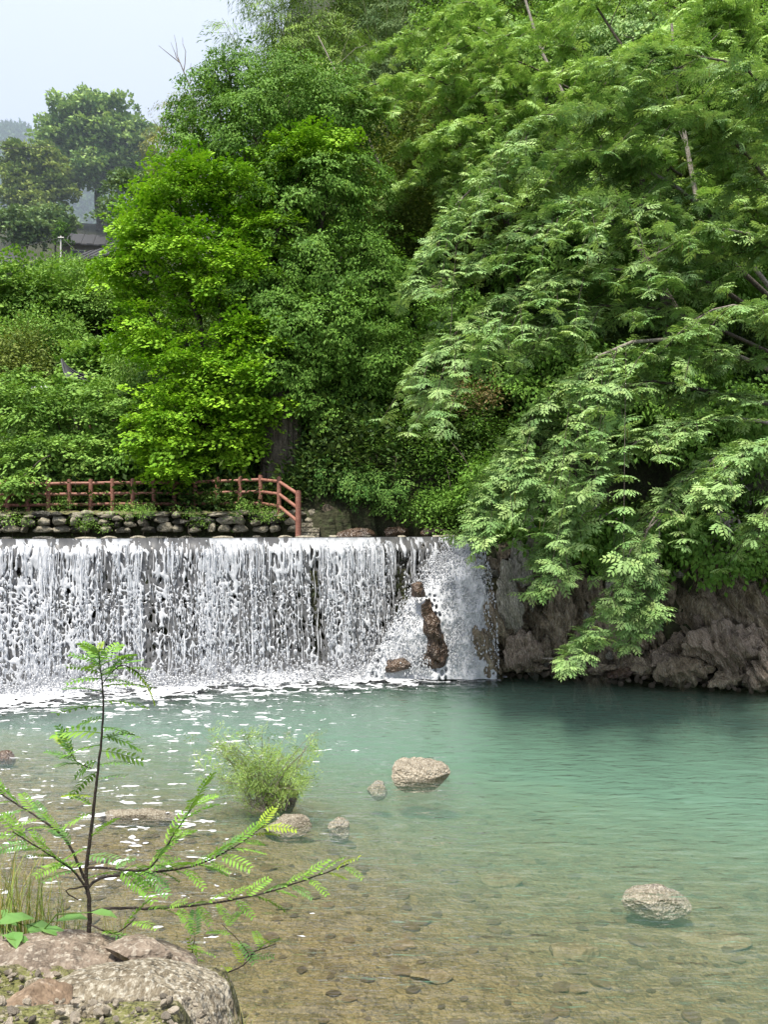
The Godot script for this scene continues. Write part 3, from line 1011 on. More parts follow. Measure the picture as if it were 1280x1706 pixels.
func drooping_tree(called: String, label: String, foot: Vector3, boughs: Array, trunk: Array, thick: float, lo: Color, hi: Color, own_sprays := 300, first := 0) -> Node3D:
	var t := thing(called, label, "tree", foot)
	var xf := [[], [], []]
	var tint := [PackedColorArray(), PackedColorArray(), PackedColorArray()]
	var cats := []
	var twigs := MB.new()
	limb(t, "trunk", trunk, thick, thick * 0.35, M.bark, 9)
	for b in boughs:
		bough(t, xf, tint, cats, twigs, b[0], b[1], b[2], int(b[3] * 1.5), [0.42, 1.15], lo, hi, b[4] if b.size() > 4 else 0.25)
	part("twigs", twigs.mesh(), M.bark, t).set_meta("kind", "stuff")
	var order := []                                   # the sprays that show largest stand as parts of their own
	for k in 3:
		for q in xf[k].size(): order.append([xf[k][q].origin.z + 0.35 * xf[k][q].basis.x.length(), k, q])
	order.sort_custom(func(a, b): return a[0] > b[0])
	var own := {}
	for q in mini(own_sprays, order.size()):
		var k: int = order[q][1]
		var e: int = order[q][2]
		own[k * 100000 + e] = true
		var o := part("leaf_spray", tinted_sprig(S["pinnate%d" % (k + first)], tint[k][e]), M.leaf, t)
		o.transform = xf[k][e]
	for k in 3:
		var rest := []
		var shade := PackedColorArray()
		for q in xf[k].size():
			if own.has(k * 100000 + q): continue
			rest.append(xf[k][q])
			shade.append(tint[k][q])
		leaves("crown", S["pinnate%d" % (k + first)], M.leaf, t, rest, shade).set_meta("kind", "stuff")
	var white := PackedColorArray()
	white.resize(cats.size())
	white.fill(Color(0.16, 0.17, 0.05))
	copies("catkins", S.catkin, M.leaf, t, cats, white).set_meta("kind", "stuff")
	return t


func bamboo(label: String, foot: Vector3, tops: Array, lo: Color, hi: Color, per := 60, leafy_from := 0.35) -> void:
	var t := thing("bamboo_clump", label, "bamboo", foot, "bamboo on the hilltop")
	var xf := [[], []]
	var tint := [PackedColorArray(), PackedColorArray()]
	for tp in tops:
		var top := at(tp[0], tp[1], tp[2])
		var start := foot + Vector3(rng.randf_range(-1.2, 1.2), -0.5, rng.randf_range(-0.8, 0.8))
		var rise := top.y - start.y
		var pts := []
		for k in 11:
			var s := k / 10.0
			pts.append(Vector3(lerpf(start.x, top.x, pow(s, 1.8)), start.y + rise * (s + 0.10 * sin(s * PI)), lerpf(start.z, top.z, pow(s, 1.8))))
		limb(t, "culm", pts, 0.045, 0.012, M.culm, 6)
		for q in int(per * 0.65):
			var s := lerpf(leafy_from, 1.0, pow(rng.randf(), 0.75))
			var i := mini(int(s * 10.0), 9)
			var p: Vector3 = pts[i].lerp(pts[i + 1], s * 10.0 - i)
			var a := rng.randf() * TAU
			var dir := Vector3(cos(a), rng.randf_range(-0.1, 0.6), sin(a))
			var w := rng.randi() % 2
			var e := p + dir * rng.randf_range(0.05, 1.1) * (1.15 - s * 0.6)
			put_sprig(xf[w], e - foot, dir + Vector3(0, -0.3, 0), rng.randf_range(1.0, 1.8), rng.randfn() * 0.3)
			tint[w].append(leaf_color(lo, hi))
	for k in 2: leaves("crown", S["bamboo%d" % k], M.leaf, t, xf[k], tint[k])


func on_ground(px: float, d: float) -> Vector3:
	var x := (px - 640.0) / F * d
	return Vector3(x, ground_y(x, d), -d)


func woods() -> void:
	var bright := [lin_v(0.115, 0.245, 0.018), lin_v(0.225, 0.40, 0.03)]
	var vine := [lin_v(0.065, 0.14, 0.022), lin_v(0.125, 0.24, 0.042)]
	var olive := [lin_v(0.08, 0.125, 0.03), lin_v(0.17, 0.215, 0.05)]
	var fresh := [lin_v(0.11, 0.21, 0.04), lin_v(0.20, 0.335, 0.07)]
	var wing := [lin_v(0.14, 0.24, 0.085), lin_v(0.26, 0.385, 0.145)]
	var boo := [lin_v(0.12, 0.205, 0.045), lin_v(0.24, 0.36, 0.085)]
	var grey := [lin_v(0.085, 0.145, 0.06), lin_v(0.17, 0.25, 0.10)]
	# bright green tree hanging over the fence
	tree("maple_tree", "bright yellow green tree with layered sprays drooping over the fence", on_ground(330, 36.2), 0.28, "maple", 2, [
		[300, 320, 38.0, 80, 55], [235, 385, 38.0, 58, 60], [215, 470, 37.6, 48, 60], [300, 430, 37.0, 85, 60], [390, 330, 38.2, 70, 55], [370, 470, 36.4, 75, 55],
		[270, 560, 36.5, 65, 55], [310, 620, 35.6, 65, 60], [290, 700, 35.0, 70, 55], [290, 775, 34.4, 45, 35], [297, 782, 33.3, 30, 16], [265, 735, 33.6, 45, 40], [420, 400, 37.6, 60, 45], [470, 270, 38.8, 60, 40], [440, 680, 35.4, 45, 40], [395, 580, 35.4, 48, 40], [405, 650, 35.0, 55, 60], [385, 730, 35.0, 45, 45],
		[520, 260, 38.5, 75, 42], [430, 560, 35.2, 40, 32]], 5.6, [0.6, 1.1], bright[0], bright[1], {"gap": -0.06})
	# old trunk draped in climbers
	var old := tree("vine_covered_tree", "old thick trunk smothered in dark green climbers above the steps", on_ground(478, 36.6), 0.55, "vine", 2, [
		[360, 190, 41.0, 55, 70], [330, 255, 40.0, 50, 50], [380, 130, 42.0, 50, 50], [420, 230, 40.0, 85, 80], [480, 180, 41.0, 95, 75], [560, 210, 41.0, 70, 75], [470, 330, 39.0, 90, 70], [550, 340, 38.6, 80, 75], [470, 450, 37.6, 85, 65], [570, 450, 37.6, 80, 75],
		[490, 545, 36.2, 85, 55], [575, 560, 36.0, 75, 60], [630, 590, 36.4, 45, 60], [520, 620, 36.4, 65, 45], [600, 670, 36.8, 50, 55], [470, 640, 35.6, 60, 40], [545, 690, 35.8, 35, 55], [440, 500, 36.4, 60, 50]], 5.0, [0.8, 1.35], vine[0], vine[1], {"gap": -0.08})
	var trunk := grid(110, 60, func(i, j):
		var a: float = lerpf(-0.7, 0.7, i / 110.0) * PI
		var t: float = j / 60.0
		var furrow := absf(fposmod(a * 2.3 + n_rock.get_noise_2d(a * 25.0, t * 22.0) * 1.1, 1.0) - 0.5) * 2.0
		var w: float = lerpf(1.05, 0.66, pow(t, 0.6)) * (0.80 + 0.26 * pow(furrow, 0.6) + n_rock.get_noise_2d(a * 150.0, t * 40.0) * 0.10)
		return Vector3(sin(a) * w, -0.3 + t * 4.9, cos(a) * w * 0.8))
	part("trunk", trunk, M.bark_old, old, Vector3(-0.1, 0, 0.9))
	# dark growth on the slope between the old tree and the cliff
	tree("dark_tree", "dark leafy tree in deep shade beside the old trunk", on_ground(650, 38.5), 0.16, "vine", 2, [
		[640, 480, 40.0, 70, 90], [650, 640, 38.0, 70, 80], [720, 560, 39.0, 80, 90], [700, 690, 37.0, 75, 60], [610, 720, 37.0, 50, 60]], 3.2, [0.9, 1.4], vine[0], vine[1])
	tree("ivy_shrub", "dense dark ivy shrub clinging to the rock above the crest", on_ground(700, 36.0), 0.08, "small", 2, [
		[690, 760, 35.4, 75, 50], [740, 700, 36.0, 60, 60], [750, 800, 35.0, 60, 55], [640, 760, 35.2, 45, 40], [715, 850, 34.0, 55, 30], [760, 855, 33.2, 40, 34], [800, 820, 33.0, 45, 50], [800, 760, 35.5, 50, 70]], 5.0, [0.7, 1.1], vine[0], vine[1], {"category": "shrub", "gap": -0.2})
	tree("ivy_shrub", "round leaved creeper spilling over the grey boulder by the steps", on_ground(620, 34.6), 0.05, "vine", 2, [
		[630, 815, 33.8, 40, 26], [590, 800, 34.0, 38, 26], [555, 790, 34.4, 32, 30], [670, 835, 33.7, 34, 22]], 6.0, [0.6, 0.95], lin_v(0.05, 0.12, 0.025), lin_v(0.12, 0.22, 0.05), {"category": "shrub"})
	tree("olive_tree", "olive tree with yellow brown young leaves on the slope", on_ground(730, 46.0), 0.2, "small", 2, [
		[720, 200, 47.0, 80, 60], [790, 170, 48.0, 65, 60], [680, 290, 46.0, 70, 55], [760, 300, 46.0, 80, 60], [700, 390, 44.0, 80, 60], [640, 370, 44.0, 45, 50], [780, 400, 44.0, 60, 60]], 3.2, [1.1, 1.8], olive[0], olive[1], {"mat": M.leaf_dull})
	tree("olive_tree", "brownish dry bush under the wingnut boughs above the crest", on_ground(740, 37.5), 0.08, "small", 2, [
		[760, 670, 35.4, 55, 30], [720, 650, 36.0, 30, 30]], 4.0, [0.8, 1.2], lin_v(0.09, 0.085, 0.035), lin_v(0.17, 0.13, 0.06), {"category": "bush", "mat": M.leaf_dull})
	# hillside above
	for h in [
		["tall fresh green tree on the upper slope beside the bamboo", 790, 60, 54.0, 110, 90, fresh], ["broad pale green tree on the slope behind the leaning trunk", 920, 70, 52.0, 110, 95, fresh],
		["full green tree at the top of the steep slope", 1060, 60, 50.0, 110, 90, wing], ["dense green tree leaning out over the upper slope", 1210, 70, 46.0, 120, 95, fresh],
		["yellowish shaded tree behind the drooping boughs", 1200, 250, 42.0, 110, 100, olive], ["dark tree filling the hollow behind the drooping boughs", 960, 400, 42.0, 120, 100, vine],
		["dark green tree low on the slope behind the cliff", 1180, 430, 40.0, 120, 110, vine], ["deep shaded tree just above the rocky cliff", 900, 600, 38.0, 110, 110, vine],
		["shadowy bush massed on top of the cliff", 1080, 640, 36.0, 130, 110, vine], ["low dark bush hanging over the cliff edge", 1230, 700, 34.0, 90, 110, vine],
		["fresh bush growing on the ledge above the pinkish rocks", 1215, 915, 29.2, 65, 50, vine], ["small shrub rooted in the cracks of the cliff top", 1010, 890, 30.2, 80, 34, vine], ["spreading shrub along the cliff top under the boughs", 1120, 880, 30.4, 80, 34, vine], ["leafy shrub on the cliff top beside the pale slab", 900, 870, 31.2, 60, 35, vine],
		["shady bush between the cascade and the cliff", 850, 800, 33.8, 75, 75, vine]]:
		var w: float = h[4]
		var v: float = h[5]
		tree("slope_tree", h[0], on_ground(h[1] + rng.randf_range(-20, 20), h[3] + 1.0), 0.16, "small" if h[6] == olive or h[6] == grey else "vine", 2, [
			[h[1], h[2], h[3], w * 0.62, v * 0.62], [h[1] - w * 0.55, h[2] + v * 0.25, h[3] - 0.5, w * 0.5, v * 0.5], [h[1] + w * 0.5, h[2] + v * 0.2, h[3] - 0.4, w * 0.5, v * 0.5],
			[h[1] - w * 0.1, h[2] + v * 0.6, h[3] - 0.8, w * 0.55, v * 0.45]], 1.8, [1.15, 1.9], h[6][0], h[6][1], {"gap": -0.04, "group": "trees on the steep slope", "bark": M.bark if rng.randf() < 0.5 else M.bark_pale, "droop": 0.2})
	# bamboo along the top
	bamboo("tall feathery bamboo rising above the vine covered tree", on_ground(500, 48.0), [[370, 30, 46.0], [400, -60, 47.0], [440, -40, 48.0], [470, -90, 48.0], [500, -30, 48.0], [530, -80, 48.0], [560, 10, 48.0], [420, 90, 46.5], [480, 60, 47.0], [540, 90, 47.0], [455, 20, 47.0], [515, 30, 47.0], [590, 40, 48.0], [575, 110, 47.0], [450, -120, 48.0], [510, -110, 48.0]], boo[0], boo[1], 160, 0.2)
	bamboo("pale grey green bamboo standing behind the first clump", on_ground(640, 56.0), [[590, -60, 56.0], [620, 20, 56.0], [650, -50, 56.0], [680, 30, 55.0], [700, -60, 55.0], [640, 100, 55.0], [600, 90, 55.0]], grey[0], grey[1], 120, 0.3)
	bamboo("yellowish bamboo tops showing beside the round tree", on_ground(320, 74.0), [[280, 170, 72.0], [300, 160, 72.0], [255, 200, 72.0], [330, 150, 73.0], [310, 200, 72.0], [350, 160, 73.0], [270, 230, 71.0], [240, 240, 71.0]], lin_v(0.12, 0.15, 0.04), lin_v(0.24, 0.25, 0.08), 130, 0.3)
	# bare twigs against the sky
	var bare := thing("bare_tree", "leafless grey twigs standing up against the sky", "tree", on_ground(325, 64.0))
	limb(bare, "trunk", [on_ground(325, 64.0), at(322, 160, 62.0), at(300, 105, 62.0), at(264, 76, 62.0)], 0.09, 0.015, M.bark_pale, 5)
	for e in [[306, 118, 304, 62], [316, 140, 318, 105], [322, 160, 346, 105], [300, 105, 284, 70], [312, 150, 286, 146], [300, 105, 290, 58]]:
		limb(bare, "limb", bend(at(e[0], e[1], 62.0), at(e[2], e[3], 62.0), 0.0, 4, 0.4), 0.035, 0.01, M.bark_pale, 4)
	# far trees on the crest of the valley side
	tree("round_tree", "large round hazy tree on the far crest with visible trunks", on_ground(165, 106.0) + Vector3(0, -1, 0), 0.5, "ball", 1, [
		[160, 215, 106.0, 60, 50], [115, 245, 106.0, 42, 45], [210, 235, 106.0, 50, 50], [150, 290, 105.0, 60, 35], [220, 290, 106.0, 45, 35], [100, 285, 105.0, 35, 30]], 1.5, [1.1, 2.0], lin_v(0.12, 0.21, 0.07), lin_v(0.30, 0.42, 0.13), {"gap": -0.12})
	tree("round_tree", "rounded olive tree with a yellowish top on the far crest", on_ground(50, 98.0) + Vector3(0, -1, 0), 0.4, "ball", 1, [
		[55, 275, 98.0, 45, 28], [30, 320, 97.0, 35, 35], [80, 320, 98.0, 35, 35], [55, 355, 97.0, 40, 22]], 2.0, [0.9, 1.7], lin_v(0.13, 0.20, 0.05), lin_v(0.26, 0.32, 0.09), {"gap": -0.12})
	for q in [[20, 385, 84.0, 45, 30, "grey green bush on the crest below the olive tree"], [90, 375, 86.0, 30, 28, "small bush on the crest between the far trees"], [205, 365, 84.0, 45, 25, "low bush on the crest under the round tree"], [240, 330, 80.0, 50, 40, "green bush on the crest behind the bright tree"]]:
		tree("crest_bush", q[5], on_ground(q[0], q[2]), 0.12, "ball", 1, [[q[0], q[1], q[2], q[3], q[4]], [q[0] + q[3] * 0.6, q[1] + 10, q[2] - 0.5, q[3] * 0.6, q[4] * 0.7]], 1.6, [0.8, 1.4], grey[0], grey[1], {"category": "bush", "group": "bushes on the far crest"})
	# small pointed conifer
	tree("conifer", "small dark pointed conifer near the pale pole", on_ground(104, 80.0), 0.1, "ball", 1, [[104, 400, 80.0, 9, 14], [104, 385, 80.0, 6, 12], [104, 374, 80.0, 3, 9]], 4.0, [0.4, 0.7], vine[0], vine[1])
	# trees and bushes below the village
	for q in [
		["tree", 60, 490, 56.0, 90, 70, "feathery green tree below the village roofs", fresh, "maple"], ["tree", 160, 490, 57.0, 75, 60, "green tree beside the pale pole below the village", fresh, "small"],
		["tree", 70, 560, 52.0, 80, 55, "slender trunked tree on the slope below the village", fresh, "small"], ["tree", 20, 600, 46.0, 60, 60, "yellow olive tree at the edge of the pavilion", olive, "small"],
		["bush", 180, 598, 45.0, 70, 46, "light green bush beside the curved tiled roof", fresh, "maple"], ["bush", 140, 655, 40.6, 55, 26, "leafy bush growing up in front of the pavilion", fresh, "maple"], ["tree", 110, 455, 62.0, 60, 36, "light green tree in front of the village roofs", fresh, "small"], ["bush", 225, 640, 40.0, 50, 60, "green bush tucked behind the bright drooping tree", fresh, "vine"]]:
		tree("valley_tree" if q[0] == "tree" else "valley_bush", q[6], on_ground(q[1], q[3]), 0.12, q[8], 2, [[q[1], q[2], q[3], q[4] * 0.7, q[5] * 0.8], [q[1] - q[4] * 0.5, q[2] + q[5] * 0.3, q[3] - 0.4, q[4] * 0.5, q[5] * 0.6], [q[1] + q[4] * 0.5, q[2] + q[5] * 0.3, q[3] - 0.4, q[4] * 0.5, q[5] * 0.6]], 3.0, [1.0, 1.7], q[7][0], q[7][1], {"category": q[0], "group": "trees and bushes on the valley side"})
	tree("fence_bush", "large light green bush leaning over the fence", on_ground(95, 35.4), 0.1, "maple", 2, [
		[60, 690, 36.4, 60, 50], [130, 690, 36.6, 65, 50], [200, 710, 36.4, 45, 50], [30, 806, 32.9, 26, 16], [40, 760, 35.2, 55, 45], [110, 765, 35.0, 60, 42], [180, 760, 35.6, 45, 40], [20, 660, 37.5, 45, 50], [205, 665, 38.0, 40, 36]], 3.2, [0.6, 1.05], fresh[0], fresh[1], {"category": "bush", "gap": -0.2})
	tree("fence_bush", "broad leaved dark bush between the light bush and the drooping tree", on_ground(225, 36.0), 0.06, "vine", 2, [[225, 765, 35.6, 35, 35], [330, 790, 36.2, 70, 40], [430, 740, 37.4, 45, 60]], 3.6, [0.9, 1.3], vine[0], vine[1], {"category": "bush"})
	for q in [[105, 845, 33.6, "leafy weed on the stone wall under the light green bush"], [210, 850, 32.4, "sprawling weed hanging down the stone wall beside bare posts"], [240, 865, 32.2, "low weed at the foot of the stone wall"], [350, 835, 34.2, "weed growing between fence posts beside the drooping bright tree"], [395, 850, 33.0, "weed on the stone wall just below the old trunk"], [20, 868, 32.3, "ferny weed rooted in the stone wall at the bush end"], [140, 872, 32.3, "weed sprouting between the lowest wall stones"], [310, 868, 32.6, "weed trailing down the wall under the bright tree"], [440, 862, 32.9, "small weed on the wall near the sloping rails"]]:
		tree("wall_weed", q[3], on_ground(q[0], q[2] + 0.6), 0.015, "small", 2, [[q[0], q[1] - 4, q[2], 13, 10], [q[0] + 12, q[1] + 4, q[2] - 0.1, 8, 8]], 5.0, [0.35, 0.6], vine[0], fresh[1], {"category": "plant", "group": "weeds on the retaining wall"})
	# the big drooping tree over the pool
	var foot := Vector3(13.2, ground_y(13.2, 29.0), -29.0)
	drooping_tree("drooping_tree", "huge wingnut tree whose layered pale green boughs droop over the pool", foot, [
		[[[1400, 620, 29.0], [1150, 330, 28.5], [960, 250, 28.0], [800, 300, 27.5], [690, 460, 27.0]], 0.10, 3.4, 330, 0.3],
		[[[1400, 620, 29.0], [1180, 400, 27.5], [1000, 330, 26.8], [850, 390, 26.5], [720, 480, 26.0]], 0.10, 3.2, 260, 0.3],
		[[[1420, 660, 29.0], [1200, 480, 27.0], [1000, 450, 26.0], [830, 500, 25.5], [690, 620, 25.0]], 0.10, 3.2, 330, 0.35],
		[[[1420, 660, 29.0], [1180, 540, 26.5], [980, 510, 26.0], [800, 580, 25.5], [680, 670, 25.4]], 0.08, 2.4, 220, 0.4],
		[[[1420, 700, 28.0], [1250, 600, 25.5], [1060, 570, 24.5], [900, 680, 24.0], [790, 860, 23.6]], 0.10, 3.0, 330, 0.3],
		[[[1420, 700, 28.0], [1230, 660, 25.5], [1050, 640, 24.5], [900, 760, 24.2], [800, 830, 24.0]], 0.08, 2.6, 220, 0.35],
		[[[1420, 740, 27.0], [1250, 700, 24.5], [1090, 720, 23.8], [960, 820, 23.4], [920, 930, 23.2]], 0.07, 2.0, 150, 0.4],
		[[[1420, 760, 26.0], [1260, 740, 24.0], [1140, 800, 23.4], [1070, 900, 23.0], [1060, 1010, 22.8]], 0.06, 1.7, 130, 0.35],
		[[[1120, 830, 23.4], [1040, 940, 23.0], [1000, 1030, 22.8], [945, 1100, 22.6]], 0.03, 0.9, 45, 0.3],
		[[[1100, 860, 23.6], [1090, 950, 23.3], [1060, 1020, 23.0], [1050, 1070, 22.9]], 0.03, 0.9, 40, 0.2],
		[[[1000, 840, 24.0], [950, 880, 23.6], [910, 930, 23.3], [895, 985, 23.2]], 0.03, 1.0, 42, 0.2],
		[[[1420, 560, 29.0], [1250, 260, 28.0], [1080, 180, 27.5], [920, 190, 27.5], [820, 260, 27.2]], 0.09, 3.0, 240, 0.3],
		[[[1420, 540, 29.0], [1300, 180, 28.0], [1160, 90, 27.5], [1000, 110, 27.5]], 0.09, 3.0, 170, 0.35],
		[[[1420, 640, 28.0], [1300, 430, 26.0], [1190, 380, 25.5], [1080, 430, 25.0]], 0.07, 2.4, 140, 0.35],
		[[[1400, 600, 27.0], [1290, 520, 25.0], [1180, 520, 24.5], [1090, 600, 24.3]], 0.06, 2.2, 130, 0.3],
		[[[1420, 780, 24.0], [1320, 740, 22.0], [1230, 760, 21.4], [1180, 830, 21.2]], 0.05, 1.5, 75, 0.35],
		[[[1420, 820, 23.0], [1340, 800, 21.5], [1280, 850, 21.0], [1262, 900, 20.9]], 0.04, 1.0, 30, 0.4]],
		[foot + Vector3(0, -1, 0), at(1390, 800, 29.0), at(1420, 600, 29.0), at(1400, 300, 29.0), at(1330, -60, 29.5)], 0.38, wing[0], wing[1])
	# its neighbours higher up the slope
	for g in [[1010, 960, 1330, 0, 330, 26, 37.0, "airy light green tree high on the slope over the wingnut"], [760, 700, 1050, 20, 300, 22, 42.0, "airy pale tree on the slope between bamboo and wingnut"]]:
		var runs := []
		for k in g[5]:
			var sx := rng.randf_range(g[1] + 120.0, g[2] + 60.0)
			var sy := rng.randf_range(g[3], g[4])
			var dd: float = g[6] + rng.randf_range(-2.0, 2.0) - (sy - 150.0) * 0.012
			var ex := sx - rng.randf_range(110.0, 260.0) * (1.0 if rng.randf() < 0.8 else -0.6)
			var ey := sy + rng.randf_range(-70.0, 60.0)
			runs.append([[[sx, sy + 30.0, dd], [lerpf(sx, ex, 0.5), minf(sy, ey) - 25.0, dd - 0.9], [ex, ey, dd - 1.6]], 0.05, 2.4, 44, 0.1])
		var base := on_ground(g[0] + 120.0, g[6] + 1.5)
		drooping_tree("airy_tree", g[7], base, runs, [base + Vector3(0, -0.5, 0), base + Vector3(-0.6, 3.0, 0.6), base + Vector3(-1.6, 7.0, 1.2), base + Vector3(-2.6, 12.0, 1.6)], 0.22, lin_v(0.17, 0.28, 0.075), lin_v(0.31, 0.45, 0.15), 0, 3)
	# leaning trunks on the slope
	for l in [
		["leaning pale trunk rising through the upper foliage", [[1030, 400, 40.0], [960, 200, 42.0], [905, 90, 43.0], [870, -20, 44.0]], 0.13, M.bark_pale],
		["dark mottled trunk running up behind the boughs", [[1160, 570, 31.0], [1090, 450, 31.5], [1040, 370, 32.0], [1000, 230, 33.0]], 0.12, M.bark],
		["pale forked trunk standing among the upper leaves", [[1175, 400, 33.0], [1150, 270, 33.5], [1130, 150, 34.0], [1120, 40, 34.5]], 0.11, M.bark_pale],
		["thin grey trunk leaning in the middle of the slope", [[635, 280, 42.5], [600, 200, 43.0], [560, 120, 44.0], [530, 60, 45.0]], 0.06, M.bark_pale],
		["slanting dark trunk high on the slope", [[1130, 330, 36.0], [1060, 120, 38.0], [1000, 20, 39.0], [970, -40, 40.0]], 0.09, M.bark]]:
		var st := thing("bare_tree", l[0], "tree", at(l[1][0][0], l[1][0][1], l[1][0][2]), "bare leaning trees on the steep slope")
		var pts := []
		for p in l[1]: pts.append(at(p[0], p[1], p[2]))
		var c := Curve3D.new()
		for k in pts.size(): c.add_point(pts[k], (pts[maxi(k - 1, 0)] - pts[mini(k + 1, 3)]) * 0.16, (pts[mini(k + 1, 3)] - pts[maxi(k - 1, 0)]) * 0.16)
		var line := []
		for k in 12: line.append(c.sample_baked(c.get_baked_length() * k / 11.0))
		limb(st, "trunk", line, l[2], l[2] * 0.45, l[3], 7)
		for k in 3:
			var p: Vector3 = line[4 + k * 2]
			limb(st, "branch", bend(p, p + Vector3(rng.randf_range(-2, 2), rng.randf_range(0.6, 2.0), rng.randf_range(-0.2, 1.0)), 0.1, 5, 0.4), l[2] * 0.3, 0.012, l[3], 5)
	undergrowth()


func lin_v(r: float, g: float, b: float) -> Color:   # vertex and copy colours are linear
	return Color(r, g, b) * 1.3


func undergrowth() -> void:
	var xf := []
	var tint := PackedColorArray()
	for k in 26000:
		var d := lerpf(34.0, 74.0, rng.randf())
		var x := rng.randf_range(-0.44, 0.44) * d
		if x < 3.0 and d < dam_d(x) + 3.4: continue
		if x > 3.0 and d < bank_d(x) + 2.5: continue
		var y := ground_y(x, d)
		if n_clump.get_noise_2d(x * 40.0, d * 40.0) < -0.25: continue
		var p := Vector3(x, y + rng.randf_range(0.0, 0.7), -d)
		put_sprig(xf, p, Vector3(rng.randfn(), 0.3, 1.0 + rng.randfn()), rng.randf_range(1.1, 2.4), rng.randfn() * 0.4)
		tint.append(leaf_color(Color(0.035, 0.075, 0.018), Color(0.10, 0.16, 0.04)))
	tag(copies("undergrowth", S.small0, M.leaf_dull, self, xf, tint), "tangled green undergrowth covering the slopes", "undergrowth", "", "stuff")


func fence() -> void:
	var posts := [[-62, 800, 855, 33.0], [-27, 800, 855, 33.1], [12, 799, 855, 33.2], [46, 799, 855, 33.3], [80, 799, 854, 33.4], [115, 798, 854, 33.5], [151, 798, 854, 33.6], [187, 797, 853, 33.7], [221, 797, 853, 33.8], [256, 797, 853, 33.9], [290, 797, 853, 34.0], [325, 796, 853, 34.1], [362, 794, 853, 34.0], [400, 793, 853, 33.9], [434, 791, 854, 33.8], [465, 794, 859, 33.2], [497, 817, 890, 32.2]]
	var t := thing("fence", "red brown post and rail fence on top of the stone wall", "fence", at(151, 854, 33.6))
	var here := t.position
	for k in posts.size():
		var p: Array = posts[k]
		var lo := at(p[0], p[2], p[3])
		var hi := at(p[0], p[1], p[3])
		lo.y -= 0.1
		var b := MB.new()
		var r := 0.105 if k == 16 else 0.085
		b.tube([lo, lo.lerp(hi, 0.9), hi - Vector3(0, 0.04, 0), hi - Vector3(0, 0.012, 0), hi], [r, r, r * 0.98, r * 0.85, r * 0.5], 12, Color.WHITE)
		b.v = PackedVector3Array(shift(Array(b.v), here))
		part("post", b.mesh(), M.paint, t)
		if k == posts.size() - 1: continue
		var q: Array = posts[k + 1]
		for h in [0.13, 0.45, 0.76]:
			var m := MB.new()
			var a := at(p[0], lerpf(p[1], p[2], h), p[3])
			var e := at(q[0], lerpf(q[1], q[2], h + (-0.04 if k == 15 else 0.0)), q[3])
			m.tube(shift([a, e], here), [0.063, 0.063], 10, Color.WHITE)
			part("rail", m.mesh(), M.paint, t)


func stone_wall() -> void:
	var t := thing("retaining_wall", "low dry stone retaining wall with mossy top below the fence", "stone wall", at(250, 888, 33.4))
	var here := t.position
	var back := MB.new()
	for k in 24:
		var a := -120.0 + k * 25.0
		var p := at(a, 888, wall_d(a) + 0.28)
		var q := at(a + 25.0, 888, wall_d(a + 25.0) + 0.28)
		back.quad(p + Vector3(0, -1, 0) - here, Vector3(p.x, 5.34, p.z) - here, Vector3(q.x, 5.34, q.z) - here, q + Vector3(0, -1, 0) - here, Color.WHITE)
		back.quad(Vector3(p.x, 5.34, p.z) - here, Vector3(p.x, 5.34, p.z - 1.5) - here, Vector3(q.x, 5.34, q.z - 1.5) - here, Vector3(q.x, 5.34, q.z) - here, Color.WHITE)
	part("earth_core", back.mesh(), M.soil, t)
	var kinds := []
	for k in 7: kinds.append(rock_mesh(8, 500 + k, Vector3(1.0, 0.8, 0.7), 0.18, 9))
	var px := -70.0
	while px < 505.0:
		var y := 889.0
		var w := 0.0
		for row in 3:
			var hgt := rng.randf_range(10.0, 19.0) * (0.7 if row == 2 else 1.0)
			var wide := rng.randf_range(15.0, 38.0)
			w = maxf(w, wide)
			var d := wall_d(px) + rng.randf_range(-0.08, 0.1)
			var p := at(px + wide * 0.5 + rng.randf_range(-5, 5), y - hgt * 0.5, d)
			var m := d / F
			var bs := Basis(Vector3.BACK, rng.randf_range(-0.3, 0.3)) * Basis(Vector3.UP, rng.randf() * 6.0).scaled_local(Vector3(1.15, 1.25, 1.0))
			part("stone", kinds[rng.randi() % 7], M.wall_stone if rng.randf() < 0.75 else M.weir, t, p - here, bs.scaled(Vector3(wide * m, hgt * m * 1.15, 0.6)))
			y -= hgt * 0.86
		px += w * 0.78
	var cap := thing("moss_bank", "dark mossy earth lip along the top of the stone wall", "moss", Vector3.ZERO)
	var c := grid(120, 5, func(i, j):
		var a: float = -80.0 + i * 4.85
		var p := at(a, 857, wall_d(a) - 0.12 + j * 0.14)
		return Vector3(p.x, 5.30 + 0.10 * sin(j / 5.0 * PI) + n_fine.get_noise_2d(a * 9.0, j * 40.0) * 0.08, p.z))
	part("earth", c, M.moss, cap)
	# steps down beside the last post
	var st := thing("stone_steps", "narrow stone steps beside the last fence post", "steps", at(518, 888, 32.8))
	for k in 5:
		var b := MB.new()
		var p := at(516 + k * 1.0, 889 - k * 8.5, 32.6 + k * 0.35) - st.position
		b.box(p + Vector3(-0.34, -0.12, -0.3), p + Vector3(0.34, 0.03, 0.1), Color.WHITE)
		part("step", b.mesh(), M.wall_stone, st)


func wall_d(px: float) -> float:
	return 32.5 + 0.0019 * px


